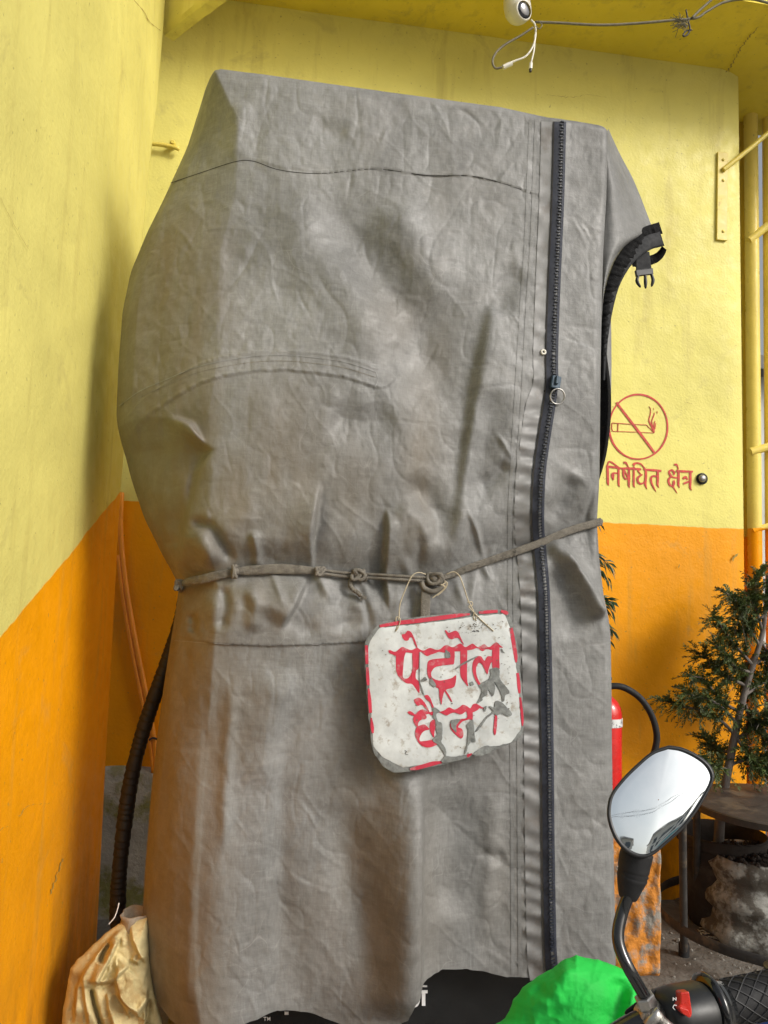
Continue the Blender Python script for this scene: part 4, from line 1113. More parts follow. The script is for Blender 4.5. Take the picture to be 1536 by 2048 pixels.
def brush(pts, cf_, name, mat, push, thick, jag=0.0, seed=1):
    """painted or peeled shape with a traced outline"""
    P = np.array([cf_(x, y) for x, y in pts] + [cf_(*pts[0])])
    S = catmull(np.c_[P, np.zeros(len(P))], 5 * len(P))[:-1, :2]
    if jag: S = S + jag * np.stack([fbm(np.arange(len(S)) * .55 + seed, np.full(len(S), seed * 1.7), 3), fbm(np.arange(len(S)) * .55 + seed + 40, np.full(len(S), seed * 2.3), 3)], 1)
    f = [sp_(x, y) - NV * push for x, y in S]
    mb = MB(); mb.slab(f, [p + NV * thick for p in f]); return mb.build(name, mat, sgn)
LET = [(C4, [(40, 360), (60, 355), (110, 375), (140, 365), (200, 320), (250, 335), (310, 355), (380, 330), (420, 350), (460, 360), (530, 330), (600, 350), (650, 345), (700, 305), (740, 298), (800, 320), (870, 285), (900, 280), (950, 320), (1000, 295), (1040, 280), (1100, 320), (1170, 285), (1230, 320), (1310, 265), (1350, 290), (1392, 328), (1340, 322), (1270, 352), (1200, 345), (1150, 368), (1090, 332), (1040, 346), (960, 362), (890, 370), (820, 372), (760, 378), (700, 386), (640, 376), (600, 390), (540, 410), (500, 426), (460, 406), (420, 376), (330, 392), (240, 384), (130, 422), (100, 410), (50, 390)]),
       (C4, [(130, 410), (240, 370), (225, 450), (212, 600), (212, 670), (230, 692), (270, 686), (305, 640), (325, 560), (328, 370), (410, 360), (400, 560), (368, 600), (364, 690), (400, 730), (406, 862), (355, 800), (315, 756), (255, 748), (190, 700), (145, 640), (130, 560)]),
       (C4, [(200, 170), (240, 160), (265, 125), (305, 140), (335, 190), (360, 250), (384, 332), (350, 285), (320, 212), (290, 210), (275, 240), (235, 242), (215, 220), (200, 195)]),
       (C4, [(765, 365), (820, 360), (815, 510), (780, 525), (660, 540), (590, 560), (550, 610), (545, 650), (570, 690), (640, 715), (720, 705), (790, 685), (840, 655), (830, 760), (800, 800), (722, 826), (760, 890), (796, 968), (768, 945), (708, 848), (698, 850), (680, 920), (666, 1000), (642, 900), (635, 815), (600, 790), (545, 720), (505, 650), (498, 560), (510, 490), (560, 465), (640, 455), (720, 450), (765, 440)]),
       (C4, [(890, 360), (965, 345), (970, 500), (970, 700), (982, 782), (935, 730), (900, 680), (888, 620), (890, 480)]),
       (C4, [(705, 125), (720, 120), (750, 150), (790, 140), (830, 125), (865, 145), (890, 195), (932, 290), (905, 262), (870, 215), (830, 215), (790, 228), (750, 210), (730, 175)]),
       (C4, [(1268, 340), (1345, 300), (1350, 450), (1350, 578), (1310, 565), (1270, 562), (1265, 420)]),
       (C4, [(1275, 430), (1210, 430), (1175, 480), (1135, 430), (1090, 430), (1050, 475), (1035, 520), (1035, 600), (1060, 690), (1100, 760), (1152, 792), (1120, 740), (1085, 660), (1075, 580), (1090, 530), (1115, 505), (1150, 530), (1180, 590), (1210, 640), (1225, 580), (1250, 510), (1275, 480)]),
       (C5, [(222, 115), (270, 90), (310, 105), (350, 150), (385, 210), (408, 262), (370, 230), (320, 175), (270, 185), (235, 150)]), (C5, [(345, 65), (385, 58), (415, 90), (435, 140), (462, 214), (440, 212), (415, 150), (370, 110)]), (C5, [(145, 262), (175, 248), (210, 265), (238, 298), (220, 305), (170, 285)]),
       (C5, [(240, 290), (290, 240), (340, 230), (400, 260), (440, 255), (500, 250), (540, 255), (590, 235), (640, 205), (700, 230), (750, 210), (800, 175), (850, 190), (890, 215), (920, 170), (960, 160), (1010, 190), (1052, 222), (1000, 215), (970, 240), (910, 265), (840, 252), (800, 280), (760, 285), (700, 265), (650, 280), (610, 300), (560, 280), (520, 265), (440, 300), (400, 280), (350, 294), (280, 310)]),
       (C5, [(236, 285), (290, 290), (350, 285), (375, 320), (355, 345), (330, 345), (290, 365), (270, 400), (276, 436), (255, 432), (225, 390), (215, 340)]), (C5, [(260, 430), (340, 405), (380, 430), (405, 465), (350, 480), (310, 520), (290, 570), (300, 605), (360, 600), (440, 590), (490, 605), (500, 640), (440, 670), (380, 678), (320, 660), (270, 610), (240, 540), (240, 480)]), (C5, [(415, 380), (450, 350), (480, 370), (480, 430), (465, 500), (460, 560), (430, 520), (410, 450)]),
       (C5, [(840, 240), (910, 245), (915, 345), (880, 345), (800, 370), (760, 410), (745, 440), (790, 460), (808, 520), (790, 570), (750, 555), (700, 510), (660, 460), (650, 400), (680, 360), (760, 345), (850, 325)]), (C5, [(1180, 280), (1205, 290), (1205, 400), (1190, 520), (1175, 530), (1162, 480), (1170, 380)])]
for i, (cf_, pts) in enumerate(LET): brush(pts, cf_, 'letter_stroke', M['sign_red'], .0004 + .00004 * i, .0006)
PEEL = [(C4, [(1240, 580), (1310, 560), (1350, 590), (1355, 680), (1390, 740), (1470, 850), (1420, 890), (1410, 950), (1385, 960), (1375, 890), (1330, 790), (1285, 730), (1300, 800), (1270, 900), (1220, 820), (1200, 870), (1150, 900), (1130, 950), (1080, 985), (1100, 940), (1130, 880), (1140, 820), (1110, 770), (1180, 720), (1230, 690), (1245, 640)]),
        (C4, [(430, 710), (470, 670), (490, 690), (495, 710), (450, 725)]), (C4, [(540, 670), (600, 760), (590, 790), (550, 770), (530, 745)]), (C4, [(715, 345), (760, 385), (770, 440), (720, 450), (710, 400)]), (C4, [(405, 380), (414, 380), (412, 700), (440, 800), (465, 890), (452, 880), (422, 780), (402, 700)]), (C4, [(830, 575), (910, 512), (1080, 426), (1085, 438), (920, 528), (840, 580)]), (C4, [(1000, 740), (1030, 725), (1048, 760), (1020, 775)]), (C4, [(1370, 340), (1385, 345), (1402, 380), (1385, 372)]),
        (C5, [(440, 210), (480, 210), (530, 250), (490, 280), (490, 330), (510, 370), (555, 400), (555, 560), (545, 610), (590, 680), (605, 740), (600, 790), (580, 750), (520, 660), (440, 590), (470, 550), (500, 520), (480, 440), (470, 350), (445, 310), (450, 250)]), (C5, [(655, 370), (680, 350), (770, 345), (740, 390), (720, 430), (725, 500), (690, 470), (660, 430)]),
        (C5, [(840, 410), (910, 350), (925, 380), (935, 500), (950, 600), (930, 615), (905, 590), (895, 570), (890, 620), (860, 660), (845, 720), (820, 760), (825, 710), (850, 640), (855, 560), (860, 480)]), (C5, [(585, 780), (700, 785), (830, 765), (850, 790), (800, 815), (650, 850), (560, 855), (550, 825)]),
        (C5, [(945, 490), (1000, 410), (1080, 310), (1150, 250), (1110, 190), (1170, 200), (1190, 130), (1250, 140), (1320, 200), (1380, 280), (1340, 310), (1290, 290), (1240, 280), (1200, 300), (1160, 280), (1090, 330), (1000, 450), (955, 495)]), (C5, [(960, 155), (1010, 120), (1010, 60), (1060, 10), (1090, 20), (1080, 60), (1030, 90), (1030, 120), (970, 160)]), (C5, [(1050, 200), (1080, 190), (1065, 250), (1045, 230)]), (C5, [(910, 762), (1000, 690), (1080, 655), (1120, 665), (1180, 690), (1130, 730), (1000, 775)])]
for i, (cf_, pts) in enumerate(PEEL): brush(pts, cf_, 'peeled_patch', M['sign_base'], .0016 + .00004 * i, .0014, 5.0, i + 2)
m = MB(); rs2 = random.Random(17)
for i in range(150):
    k = rs2.random()
    if k < .45: x, y = rs2.gauss(900, 75), rs2.gauss(462, 26)
    elif k < .8: x, y = rs2.gauss(1110, 35), rs2.uniform(420, 1050)
    else: x, y = rs2.uniform(300, 1100), rs2.uniform(480, 1280)
    if not (300 < x < 1150 and 435 < y < 1290): continue
    rr3 = rs2.uniform(1.2, 4.5) * (1.6 if rs2.random() < .1 else 1); a0 = rs2.uniform(0, 6.28); st_ = rs2.uniform(.4, 1)
    f = [sp_(x + rr3 * math.cos(a0 + t) * rs2.uniform(.7, 1.2), y + st_ * rr3 * math.sin(a0 + t) * rs2.uniform(.7, 1.2)) - NV * .0012 for t in np.linspace(0, 5.4, 7)]
    m.slab(f, [p + NV * .001 for p in f])
tag(m.build('grime_specks', pm('sign_grime', (.13, .11, .085), .9, .5, 60, 0), sgn), kind='stuff')
m = MB()
for s in ([(905, 502, 5), (915, 497, 6), (924, 503, 4)], [(932, 500, 5), (940, 496, 7), (946, 503, 4)], [(490, 1230, 2), (500, 1238, 3), (492, 1252, 3), (512, 1258, 2)]):
    m = MB(); stroke(m, sp_, s, .0004); m.build('ink_mark', M['thread'], sgn)
hw = MB()
def hp(pts, t): return catmull(np.array([sg(x, y, tt) for (x, y), tt in zip(pts, np.linspace(t[0], t[1], len(pts)))]), 60)
m = MB(); m.tube(hp([(436, 500), (440, 470), (455, 408), (462, 330), (500, 230), (535, 160), (575, 138), (620, 150)], (SGT - .004, -.045)), .0014, 6)
m.tube(hp([(436, 500), (452, 470), (462, 425), (440, 412), (434, 440)], (SGT - .006, SGT - .003)), .0013, 6); m.build('hanger_wire', M['wire'], sgn, smooth=True)
m = MB(); m.tube(hp([(748, 148), (790, 134), (826, 160), (852, 225), (878, 305), (900, 350), (925, 400), (928, 436)], (-.045, SGT - .004)), .0014, 6)
m.tube(hp([(876, 322), (900, 318), (906, 338), (884, 346), (902, 370), (960, 430), (1036, 498)], (SGT - .005, SGT - .004)), .0013, 6)
m.tube(hp([(918, 430), (912, 400), (922, 380)], (SGT - .004, SGT - .005)), .0013, 6); m.build('hanger_wire', M['wire'], sgn, smooth=True)
m = MB()
for pts in ([(720, 215), (742, 200), (748, 215), (720, 250), (660, 295)], [(712, 212), (735, 225), (725, 250), (690, 280)], [(735, 190), (752, 205), (740, 235), (712, 262)]):
    m.tube(hp(pts, (-.055, -.05)), .0015, 6)
m.build('wire_tail', M['wire'], sgn, smooth=True)

# ================================================================= CEILING CAMERA AND CABLES
YC = 2.98
def ct(pts, Y=YC, n=60): return catmull(at(np.array([p[0] for p in pts], float), np.array([p[1] for p in pts], float), Y), n)
sc = thing('security_camera', 'white security camera with dark lens under the ceiling', 'security camera', at(1036, -20, YC))
cc = at(1036, 22, YC); ax = np.array([.42, -.62, -.66]); ax /= np.linalg.norm(ax)
bax = np.array([.10, -.2, -1.0]); bax /= np.linalg.norm(bax)
m = MB(); m.lathe(cc - bax * .075, bax, [(0, .050), (.02, .054), (.05, .056), (.08, .054), (.10, .046), (.115, .034), (.122, .015)], 28); m.build('housing', M['white_plastic'], sc, smooth=True)
lc = at(1048, 20, YC - .055)
lax = np.array([.50, -.85, -.15]); lax /= np.linalg.norm(lax)
m = MB(); m.lathe(lc - lax * .03, lax, [(0, .042), (.026, .041), (.032, .038), (.033, .036)], 28); m.build('lens_bezel', M['white_plastic'], sc, smooth=True, angle=40)
m = MB(); m.lathe(lc + lax * .001, lax, [(0, .035), (.003, .034), (.007, .022), (.0085, .007)], 24); m.build('lens', M['lens'], sc, smooth=True)
m = MB(); m.lathe(at(1030, -40, YC + .02), (0, 0, 1), [(-.02, .045), (.02, .06), (Z_CEIL - at(1030, -40, YC)[2] + .005, .06)], 24); m.build('mount', M['white_plastic'], sc, smooth=True, angle=40)
cb = thing('camera_cable', 'camera pigtail cable looping below the ceiling camera with plug ends', 'cable', at(1068, 44, YC))
m = MB(); m.tube(ct([(1062, 40), (1070, 50), (1071, 70), (1066, 92), (1052, 112), (1032, 121), (1016, 127)]), .0042, 8); m.build('lead', M['white_plastic'], cb, smooth=True)
m = MB(); m.tube(ct([(1066, 55), (1040, 72), (1012, 88), (994, 103), (985, 121), (990, 136), (1004, 135)]), .0048, 8); m.build('lead', M['grey_cable'], cb, smooth=True)
m = MB(); m.tube(ct([(1070, 70), (1068, 100), (1063, 122), (1062, 128)]), .0036, 8); m.build('lead', M['white_plastic'], cb, smooth=True)
m = MB(); m.tube(ct([(1006, 135), (1014, 131), (1024, 127)], n=8), .0095, 10); m.build('plug', M['white_plastic'], cb, smooth=True, angle=50)
m = MB(); m.tube(ct([(1062, 126), (1061, 138)], n=4), .0075, 10); pl_ = m.build('plug', M['white_plastic'], cb, smooth=True, angle=50)
m = MB(); m.tube(ct([(1061, 138), (1060.6, 144)], n=4), .0055, 8); m.build('plug_tip', M['black_plastic'], pl_, smooth=True)
cb2 = thing('ceiling_cable', 'thin grey cable slung from the camera to a ceiling hook', 'cable', at(1200, 48, YC))
m = MB(); m.tube(ct([(1070, 44), (1120, 46), (1200, 50), (1270, 47), (1340, 41), (1392, 36), (1412, 24), (1450, 4), (1500, -2), (1545, 8)], n=110), .0052, 8); m.build('run', M['grey_cable'], cb2, smooth=True)
m = MB(); m.tube(ct([(1384, 36), (1400, 20), (1420, 2), (1440, -18)], YC - .01, 30), .0052, 8); m.build('run', M['grey_cable'], cb2, smooth=True)
m = MB(); m.tube(ct([(1076, 42), (1084, 50), (1078, 58), (1072, 52)], YC - .01, 24), .002, 6); m.build('cable_tie', M['grey_cable'], cb2, smooth=True)
hk = thing('ceiling_hook', 'rusty tangle of wire on the ceiling hook holding the cable', 'hook', at(1370, 45, YC))
m = MB(); m.tube(ct([(1372, 20), (1376, 40), (1380, 58), (1374, 70), (1366, 72), (1372, 62), (1384, 60)], n=50), .0035, 6); m.build('hook', M['dark_iron'], hk, smooth=True)
m = MB()
for i in range(60):
    a = at(1366 + rng.uniform(-8, 10), 44 + rng.uniform(-6, 8), YC + rng.uniform(-.02, .03)); b_ = a + np.array([rng.uniform(-.05, .02), rng.uniform(-.02, .03), rng.uniform(-.04, .03)])
    m.tube(np.array([a, (a + b_) / 2 + np.array([0, 0, rng.uniform(-.01, .01)]), b_]), .0012, 4)
tag(m.build('dust_fluff', M['grey_cable'], hk), kind='stuff')
# the cable and conduit running on the back wall at left
pc = thing('wall_cable', 'orange painted cable running down the wall in the left gap', 'cable', wallp(262, 1250))
def wt_(pts, t, n=50): return catmull(wallp(np.array([p[0] for p in pts], float), np.array([p[1] for p in pts], float), t), n)
m = MB(); m.tube(wt_([(243, 985), (241, 1060), (250, 1160), (270, 1280), (292, 1390), (308, 1480), (312, 1540)], -.018), .011, 10); m.build('sheath', M['orange_paint'], pc, smooth=True)
m = MB(); m.tube(wt_([(236, 1110), (247, 1200), (266, 1310), (286, 1410), (302, 1500), (306, 1545)], -.020), .008, 10); m.build('sheath', M['orange_paint'], pc, smooth=True)
m = MB(); m.tube(wt_([(298, 1480), (306, 1476), (316, 1479)], -.036, 10), .004, 6); m.build('clip', M['dark_iron'], pc, smooth=True)
cd = thing('wall_conduit', 'short yellow rod on the wall behind the cover\'s upper left', 'conduit', wallp(335, 292))
m = MB(); m.tube(wt_([(270, 286), (310, 288), (338, 292), (358, 298)], -.03, 20), .009, 10); m.build('rod', M['yellow_metal'], cd, smooth=True)
m = MB(); m.lathe(wallp(347, 294, .0), -NV, [(0, .012), (.035, .012), (.042, .007)], 12); m.build('holder', M['yellow_metal'], cd, smooth=True, angle=40)

# ================================================================= EXTINGUISHER ON ITS PAINTED BLOCK
def gpt(px, py): return at_ground(np.asarray(float(px)), np.asarray(float(py)))
YB = 2.74
blk = thing('painted_block', 'concrete block with peeling orange paint beside the pump', 'block', at(1270, 1900, YB) * np.array([1, 1, 0]))
bx0, bx1 = at(1195, 1800, YB)[0], at(1328, 1800, YB)[0]
zt_b = 0.43
nx_, nz_ = 30, 30
fr = []
xs = np.linspace(bx0, bx1, nx_); zz = np.linspace(0, zt_b, nz_)
def fbx(x, y, z):
    d = 0.016 * noise.noise((x * 9, y * 9, z * 9)) + 0.008 * noise.noise((x * 30, y * 30, z * 30))
    rx_ = (x - (bx0 + bx1) / 2) / (bx1 - bx0) * 2
    return d
mb = MB()
def sheet(f, nu_, nv_): mb.grid(np.array([[f(i / (nu_ - 1), j / (nv_ - 1)) for j in range(nv_)] for i in range(nu_)]))
W_ = bx1 - bx0; Dp = .34
def rnd(u): return 0.02 * (max(0, (abs(u - .5) - .42) / .08)) ** 2
sheet(lambda u, v: (bx0 + W_ * u - (0.010 if u > .97 else 0), YB + rnd(u) + rnd(v) * .6 + fbx(u * .3, 0, v * .4), v * zt_b), 40, 44)
sheet(lambda u, v: (bx1 - 0.010 - .012 * u * 0 + fbx(5, u * .3, v * .4) * (1 if 0 < u < 1 else 0), YB + rnd(1) + rnd(v) * .6 + fbx(.3, 0, v * .4) * (1 - u) + Dp * u, v * zt_b), 26, 44)
sheet(lambda u, v: (bx0 + W_ * u - .01 * (u > .97), YB + .012 + Dp * v, zt_b - .001 + fbx(u, v, 2) * .4 * (0 < v < 1)), 20, 20)
mb.build('block', M['peel'], blk, smooth=True)
YX = 2.86
ex_r = 0.058
ex_x = at(1243, 1450, YX)[0] - ex_r
ext = thing('fire_extinguisher', 'red fire extinguisher with black hose standing on the orange block', 'fire extinguisher', (ex_x, YX, zt_b))
z1 = at(1240, 1392, YX)[2]
m = MB(); m.lathe((ex_x, YX, 0), (0, 0, 1), [(zt_b + .006, ex_r * .92), (zt_b + .02, ex_r), (z1 - .065, ex_r), (z1 - .04, ex_r * .93), (z1 - .018, ex_r * .72), (z1 - .003, ex_r * .42), (z1 + .006, ex_r * .3)], 32); body = m.build('cylinder', M['ext_red'], ext, smooth=True)
zl = at(1240, 1443, YX)[2]
m = MB(); m.lathe((ex_x, YX, 0), (0, 0, 1), [(zl - .015, ex_r * 1.0), (zl - .0145, ex_r * 1.025), (zl + .0145, ex_r * 1.025), (zl + .015, ex_r)], 32); m.build('label_band', M['label_band'], body, smooth=True, angle=40)
m = MB(); m.lathe((ex_x, YX, 0), (0, 0, 1), [(z1 - .01, .018), (z1 + .05, .018), (z1 + .055, .012)], 16); m.box((ex_x - .01, YX, z1 + .062), (.03, .011, .006)); m.build('valve', M['dark_iron'], ext, bevel=.002)
m = MB(); m.tube(ct([(1205, 1378), (1225, 1372), (1250, 1376), (1280, 1396), (1302, 1428), (1313, 1465), (1311, 1495), (1298, 1535), (1280, 1580), (1270, 1640)], YX - .03, 70), .0118, 12); m.build('hose', M['black_rubber'], ext, smooth=True)

# ================================================================= STOOL, SACK OF SOIL, JUNIPER
SX, SY = 1.50, 2.98
st = thing('iron_stool', 'round brown iron stool with black legs and foot ring', 'stool', (SX, SY, 0))
zs_ = at(1500, 1650, SY - .28)[2]
m = MB(); m.lathe((SX, SY, 0), (0, 0, 1), [(zs_ - .030, .285), (zs_ - .028, .298), (zs_ - .004, .302), (zs_, .298), (zs_ + .0015, .2), (zs_ + .001, .02)], 56); m.build('seat', M['stool_top'], st, smooth=True, angle=35)
m = MB(); aa = np.linspace(0, 2 * math.pi, 49)
for dx, dy in ((-.19, -.20), (-.17, .10), (.19, -.16), (.17, .14)):
    pass
legs = [(at(1365, 1650, 2.77), gpt(1368, 1912)), (at(1394, 1640, 3.02), gpt(1392, 1840))]
for a, b_ in legs:
    a = a.copy(); a[2] = zs_ - .02
    m = MB(); m.tube(np.array([a, b_]), .0135, 12); lo_ = m.build('leg', M['dark_iron'], st, smooth=True, angle=60)
    m = MB(); m.lathe(b_ + np.array([0, 0, -.004]), (0, 0, 1), [(0, .019), (.045, .019), (.05, .017)], 12); m.build('foot_cap', M['black_rubber'], lo_, smooth=True, angle=40)
for dx, dy in ((.22, -.20), (.20, .16)):
    m = MB(); m.tube(np.array([(SX + dx, SY + dy, zs_ - .02), (SX + dx * 1.05, SY + dy * 1.05, 0)]), .0165, 12); m.build('leg', M['dark_iron'], st, smooth=True, angle=60)
rz_ = .105; rcx = SX - .02; rr_ = rcx - at(1328, 1800, SY)[0]
m = MB(); ring = np.array([(rcx + rr_ * math.cos(a), SY + .02 + .40 * math.sin(a), rz_) for a in aa])
m.tube(ring, .018, 10, cap=False, flat=(1.0, .22), up=(0, 0, 1)); m.build('foot_ring', M['dark_iron'], st, smooth=True, angle=50)

BXc, BYc = 1.475, 3.08
bag = thing('soil_sack', 'grimy white sack of dark soil under the stool', 'sack', (BXc, BYc, 0))
def wobb(h, t): return 0.06 * noise.noise((math.cos(t) * 2, math.sin(t) * 2, h * 9)) + .06 * noise.noise((math.cos(t) * 6, math.sin(t) * 6, h * 30)) + .03 * math.sin(h * 130 + 3 * math.cos(2 * t))
zt2 = at(1470, 1742, BYc - .16)[2]
prof = [(0, .18)] + [(zt2 * k / 14, .185 - .025 * k / 14 + .012 * math.sin(k * 1.1)) for k in range(1, 14)] + [(zt2, .162), (zt2 + .014, .160), (zt2 + .006, .148), (zt2 - .05, .140)]
m = MB(); m.lathe((BXc, BYc, 0), (0, 0, 1), prof, 56, wobb); m.build('bag', M['bag'], bag, smooth=True)
m = MB(); G = []
for i in range(16):
    row = []
    for j in range(49):
        a = 2 * math.pi * j / 48; r = .150 * i / 15
        x, y = r * math.cos(a), r * math.sin(a)
        row.append((BXc + x, BYc + y, zt2 - .012 + .03 * noise.noise((x * 14, y * 14, 1)) + .02 * noise.noise((x * 45, y * 45, 4)) + .03 * (1 - (i / 15) ** 2)))
    G.append(row)
m.grid(np.array(G)); tag(m.build('soil', M['soil'], bag, smooth=True))
m = MB(); r3 = random.Random(5)
for i in range(150):
    a = r3.uniform(0, 6.28); r = .15 * math.sqrt(r3.random()); s = r3.uniform(.004, .013)
    p = np.array([BXc + r * math.cos(a), BYc + r * math.sin(a), zt2 + .012 + .02 * (1 - r / .16)])
    m.lathe(p - np.array([0, 0, s]), (r3.uniform(-.3, .3), r3.uniform(-.3, .3), 1), [(0, s * .4), (s * .6, s), (s * 1.3, s * .8), (s * 1.8, s * .2)], 6)
tag(m.build('soil_clods', M['soil'], bag), kind='stuff')
# slumped torn skirt of the sack
rag = thing('torn_sack_piece', 'torn pale sacking crumpled on the ground by the stool leg', 'sacking', gpt(1420, 1830))
m = MB(); G = []
c0 = gpt(1425, 1815)
for i in range(20):
    row = []
    for j in range(30):
        u, v = i / 19, j / 29
        x = c0[0] - .13 + .30 * v; y = c0[1] - .10 + .20 * u
        row.append((x + .02 * noise.noise((u * 5, v * 5, 1)), y + .02 * noise.noise((u * 5, v * 5, 3)), .004 + .07 * math.sin(u * math.pi) * math.sin(v * math.pi) * (0.7 + noise.noise((u * 6, v * 6, 9)))))
    G.append(row)
m.grid(np.array(G)); m.build('sheet', M['bag'], rag, smooth=True)
m = MB()
for i in range(240):
    c_ = gpt(rng.uniform(1395, 1560), rng.uniform(1800, 1880)); a = rng.gauss(-.7, .5); L = rng.uniform(.03, .12)
    d_ = np.array([math.cos(a), math.sin(a), rng.uniform(-.02, .25)])
    m.tube(np.array([c_ + np.array([0, 0, .004]), c_ + d_ * L * .5 + np.array([0, 0, .010]), c_ + d_ * L + np.array([0, 0, .004])]), .0016, 4)
tag(m.build('dry_straw', M['straw']), 'pale dry straw scattered on the ground under the stool', 'straw', kind='stuff')
m = MB(); r4 = random.Random(12)
for i in range(900):
    x, y = r4.uniform(.3, 2.2), r4.uniform(1.6, 3.1)
    s = r4.uniform(.002, .008) * (1 if r4.random() < .93 else 1.9)
    m.lathe((x, y, -s * .4), (r4.uniform(-.3, .3), r4.uniform(-.3, .3), 1), [(0, s * .5), (s * .6, s), (s * 1.2, s * .7), (s * 1.5, s * .15)], 5)
tag(m.build('gravel', pm('pebble', (.2, .185, .16), .9, .4, 3, 0)), 'loose grit and small stones on the ground by the stool', 'gravel', kind='stuff')

# ---- juniper: trunk, limbs, feathery sprays
YT = 3.20
jt = thing('juniper_tree', 'young juniper with feathery grey-green sprays behind the stool', 'tree', at(1436, 1700, YT) * np.array([1, 1, 0]))
tp = at(np.array([1430., 1440, 1452, 1464, 1474, 1488, 1506, 1524, 1532, 1536]), np.array([1830., 1640, 1560, 1500, 1450, 1390, 1330, 1270, 1210, 1150]), YT)
tp = np.vstack([[tp[0][0], YT, 0], tp[1:]])
tp = catmull(tp, 40)
m = MB(); m.tube(tp, np.linspace(.024, .007, 40), 10); 
LIMB = [((1462, 1505), (1440, 1500), (1415, 1480)), ((1470, 1470), (1440, 1440), (1400, 1420), (1360, 1412), (1328, 1400)), ((1480, 1425), (1440, 1400), (1410, 1360), (1382, 1352)), ((1492, 1372), (1450, 1350), (1420, 1320), (1398, 1310)),
        ((1506, 1330), (1470, 1290), (1440, 1250), (1428, 1236)), ((1518, 1290), (1490, 1240), (1470, 1200), (1452, 1186)), ((1524, 1260), (1510, 1200), (1512, 1160), (1520, 1146)), ((1470, 1480), (1500, 1460), (1530, 1440), (1560, 1430)),
        ((1490, 1390), (1520, 1370), (1555, 1350)), ((1505, 1330), (1540, 1310), (1570, 1290)), ((1458, 1530), (1490, 1520), (1530, 1515), (1560, 1510)), ((1455, 1540), (1425, 1530), (1400, 1520)), ((1475, 1450), (1450, 1420), (1420, 1400), (1372, 1388)), ((1500, 1345), (1465, 1330), (1430, 1290)), ((1528, 1230), (1550, 1190), (1560, 1160)), ((1486, 1400), (1505, 1440), (1540, 1480)), ((1510, 1310), (1490, 1340), (1500, 1385)), ((1520, 1280), (1540, 1320), (1550, 1400)), ((1530, 1200), (1500, 1190), (1480, 1215)), ((1470, 1470), (1490, 1500), (1540, 1545)), ((1530, 1230), (1500, 1250), (1470, 1262))]
limbs = []
for i, L in enumerate(LIMB):
    k = len(L); dy = np.linspace(0, rng.uniform(-.20, .10), k)
    P = catmull(at(np.array([p[0] for p in L], float), np.array([p[1] for p in L], float), YT + dy), 24)
    limbs.append(P); m.tube(P, np.linspace(.0075, .0025, 24), 6)
m.build('trunk', M['bark'], jt, smooth=True)
pc0 = np.array([tp[0][0] + .03, YT + .0, 0])
m = MB(); m.lathe(pc0, (0, 0, 1), [(0, .125), (.02, .135), (.16, .150), (.30, .162), (.31, .172), (.345, .174), (.35, .166), (.33, .152), (.26, .148), (.255, .02)], 36); m.build('pot', pm('dark_clay_pot', (.024, .017, .013), .85, .3, 12, .4, 50, dirt=(.05, .04, .03), dirt_scale=8, dirt_at=.58), jt, smooth=True, angle=40)
def spray(mb, base, dirv, L, r, leafw, count, droop=.3, up=None):
    """a feathery branchlet: curved axis set with many narrow leaf blades"""
    d0 = dirv / np.linalg.norm(dirv)
    pts = []
    for k in range(7):
        f = k / 6; pts.append(base + d0 * L * f + np.array([0, 0, -droop * L * f * f]))
    pts = np.array(pts)
    side_ = np.cross(d0, np.array([r.gauss(0, .4), r.gauss(0, .4), 1])); side_ /= np.linalg.norm(side_) + 1e-9
    nrm = np.cross(side_, d0)
    mb.tube(pts[::2], np.linspace(leafw * .5, leafw * .25, 4), 3, cap=False)
    for i in range(count):
        f = r.uniform(.05, 1); p = base + d0 * L * f + np.array([0, 0, -droop * L * f * f])
        sgn_ = r.choice((-1, 1))
        ld = d0 * r.uniform(.5, 1.1) + side_ * sgn_ * r.uniform(.3, .95) + nrm * r.gauss(0, .35)
        ld /= np.linalg.norm(ld); ll = L * r.uniform(.14, .36) * (1.15 - .6 * f)
        wv = np.cross(ld, nrm + side_ * r.gauss(0, .5)); wv /= np.linalg.norm(wv) + 1e-9
        e = p + ld * ll + np.array([0, 0, -.15 * ll])
        mid = (p + e) / 2 + np.array([0, 0, .06 * ll])
        mb.add([p, mid + wv * leafw, e, mid - wv * leafw], [(0, 1, 2, 3)])
rj = random.Random(21)
m1, m2 = MB(), MB()
for P in limbs:
    n_ = 21
    for k in range(n_):
        f = .22 + .78 * k / (n_ - 1); p = P[int(f * 23)]
        t = P[min(23, int(f * 23) + 1)] - P[max(0, int(f * 23) - 1)]; t /= np.linalg.norm(t) + 1e-9
        for q in range(3):
            dv = t * rj.uniform(.3, 1) + np.array([rj.gauss(0, .55), rj.gauss(0, .6), rj.gauss(.1, .6)])
            spray(m1 if rj.random() < .72 else m2, p, dv, rj.uniform(.05, .10), rj, .0023, 34, rj.uniform(.1, .5))
m1.build('crown', M['leaf'], jt); m2.build('crown', pm('juniper_dark_leaf', (.050, .070, .020), .65, .4, 9, 0), jt)  # second crown in a darker leaf green, sprays mixed at random
m = MB()
for i in range(70):
    P = limbs[rj.randrange(len(limbs))]; p = P[rj.randrange(4, 20)]
    d_ = np.array([rj.gauss(0, .6), rj.gauss(0, .5), rj.gauss(-.1, .5)]); m.tube(np.array([p, p + d_ * .05, p + d_ * .09 + np.array([0, 0, -.01])]), [.0016, .0011, .0006], 4)
tag(m.build('twigs', M['bark'], jt), kind='stuff')

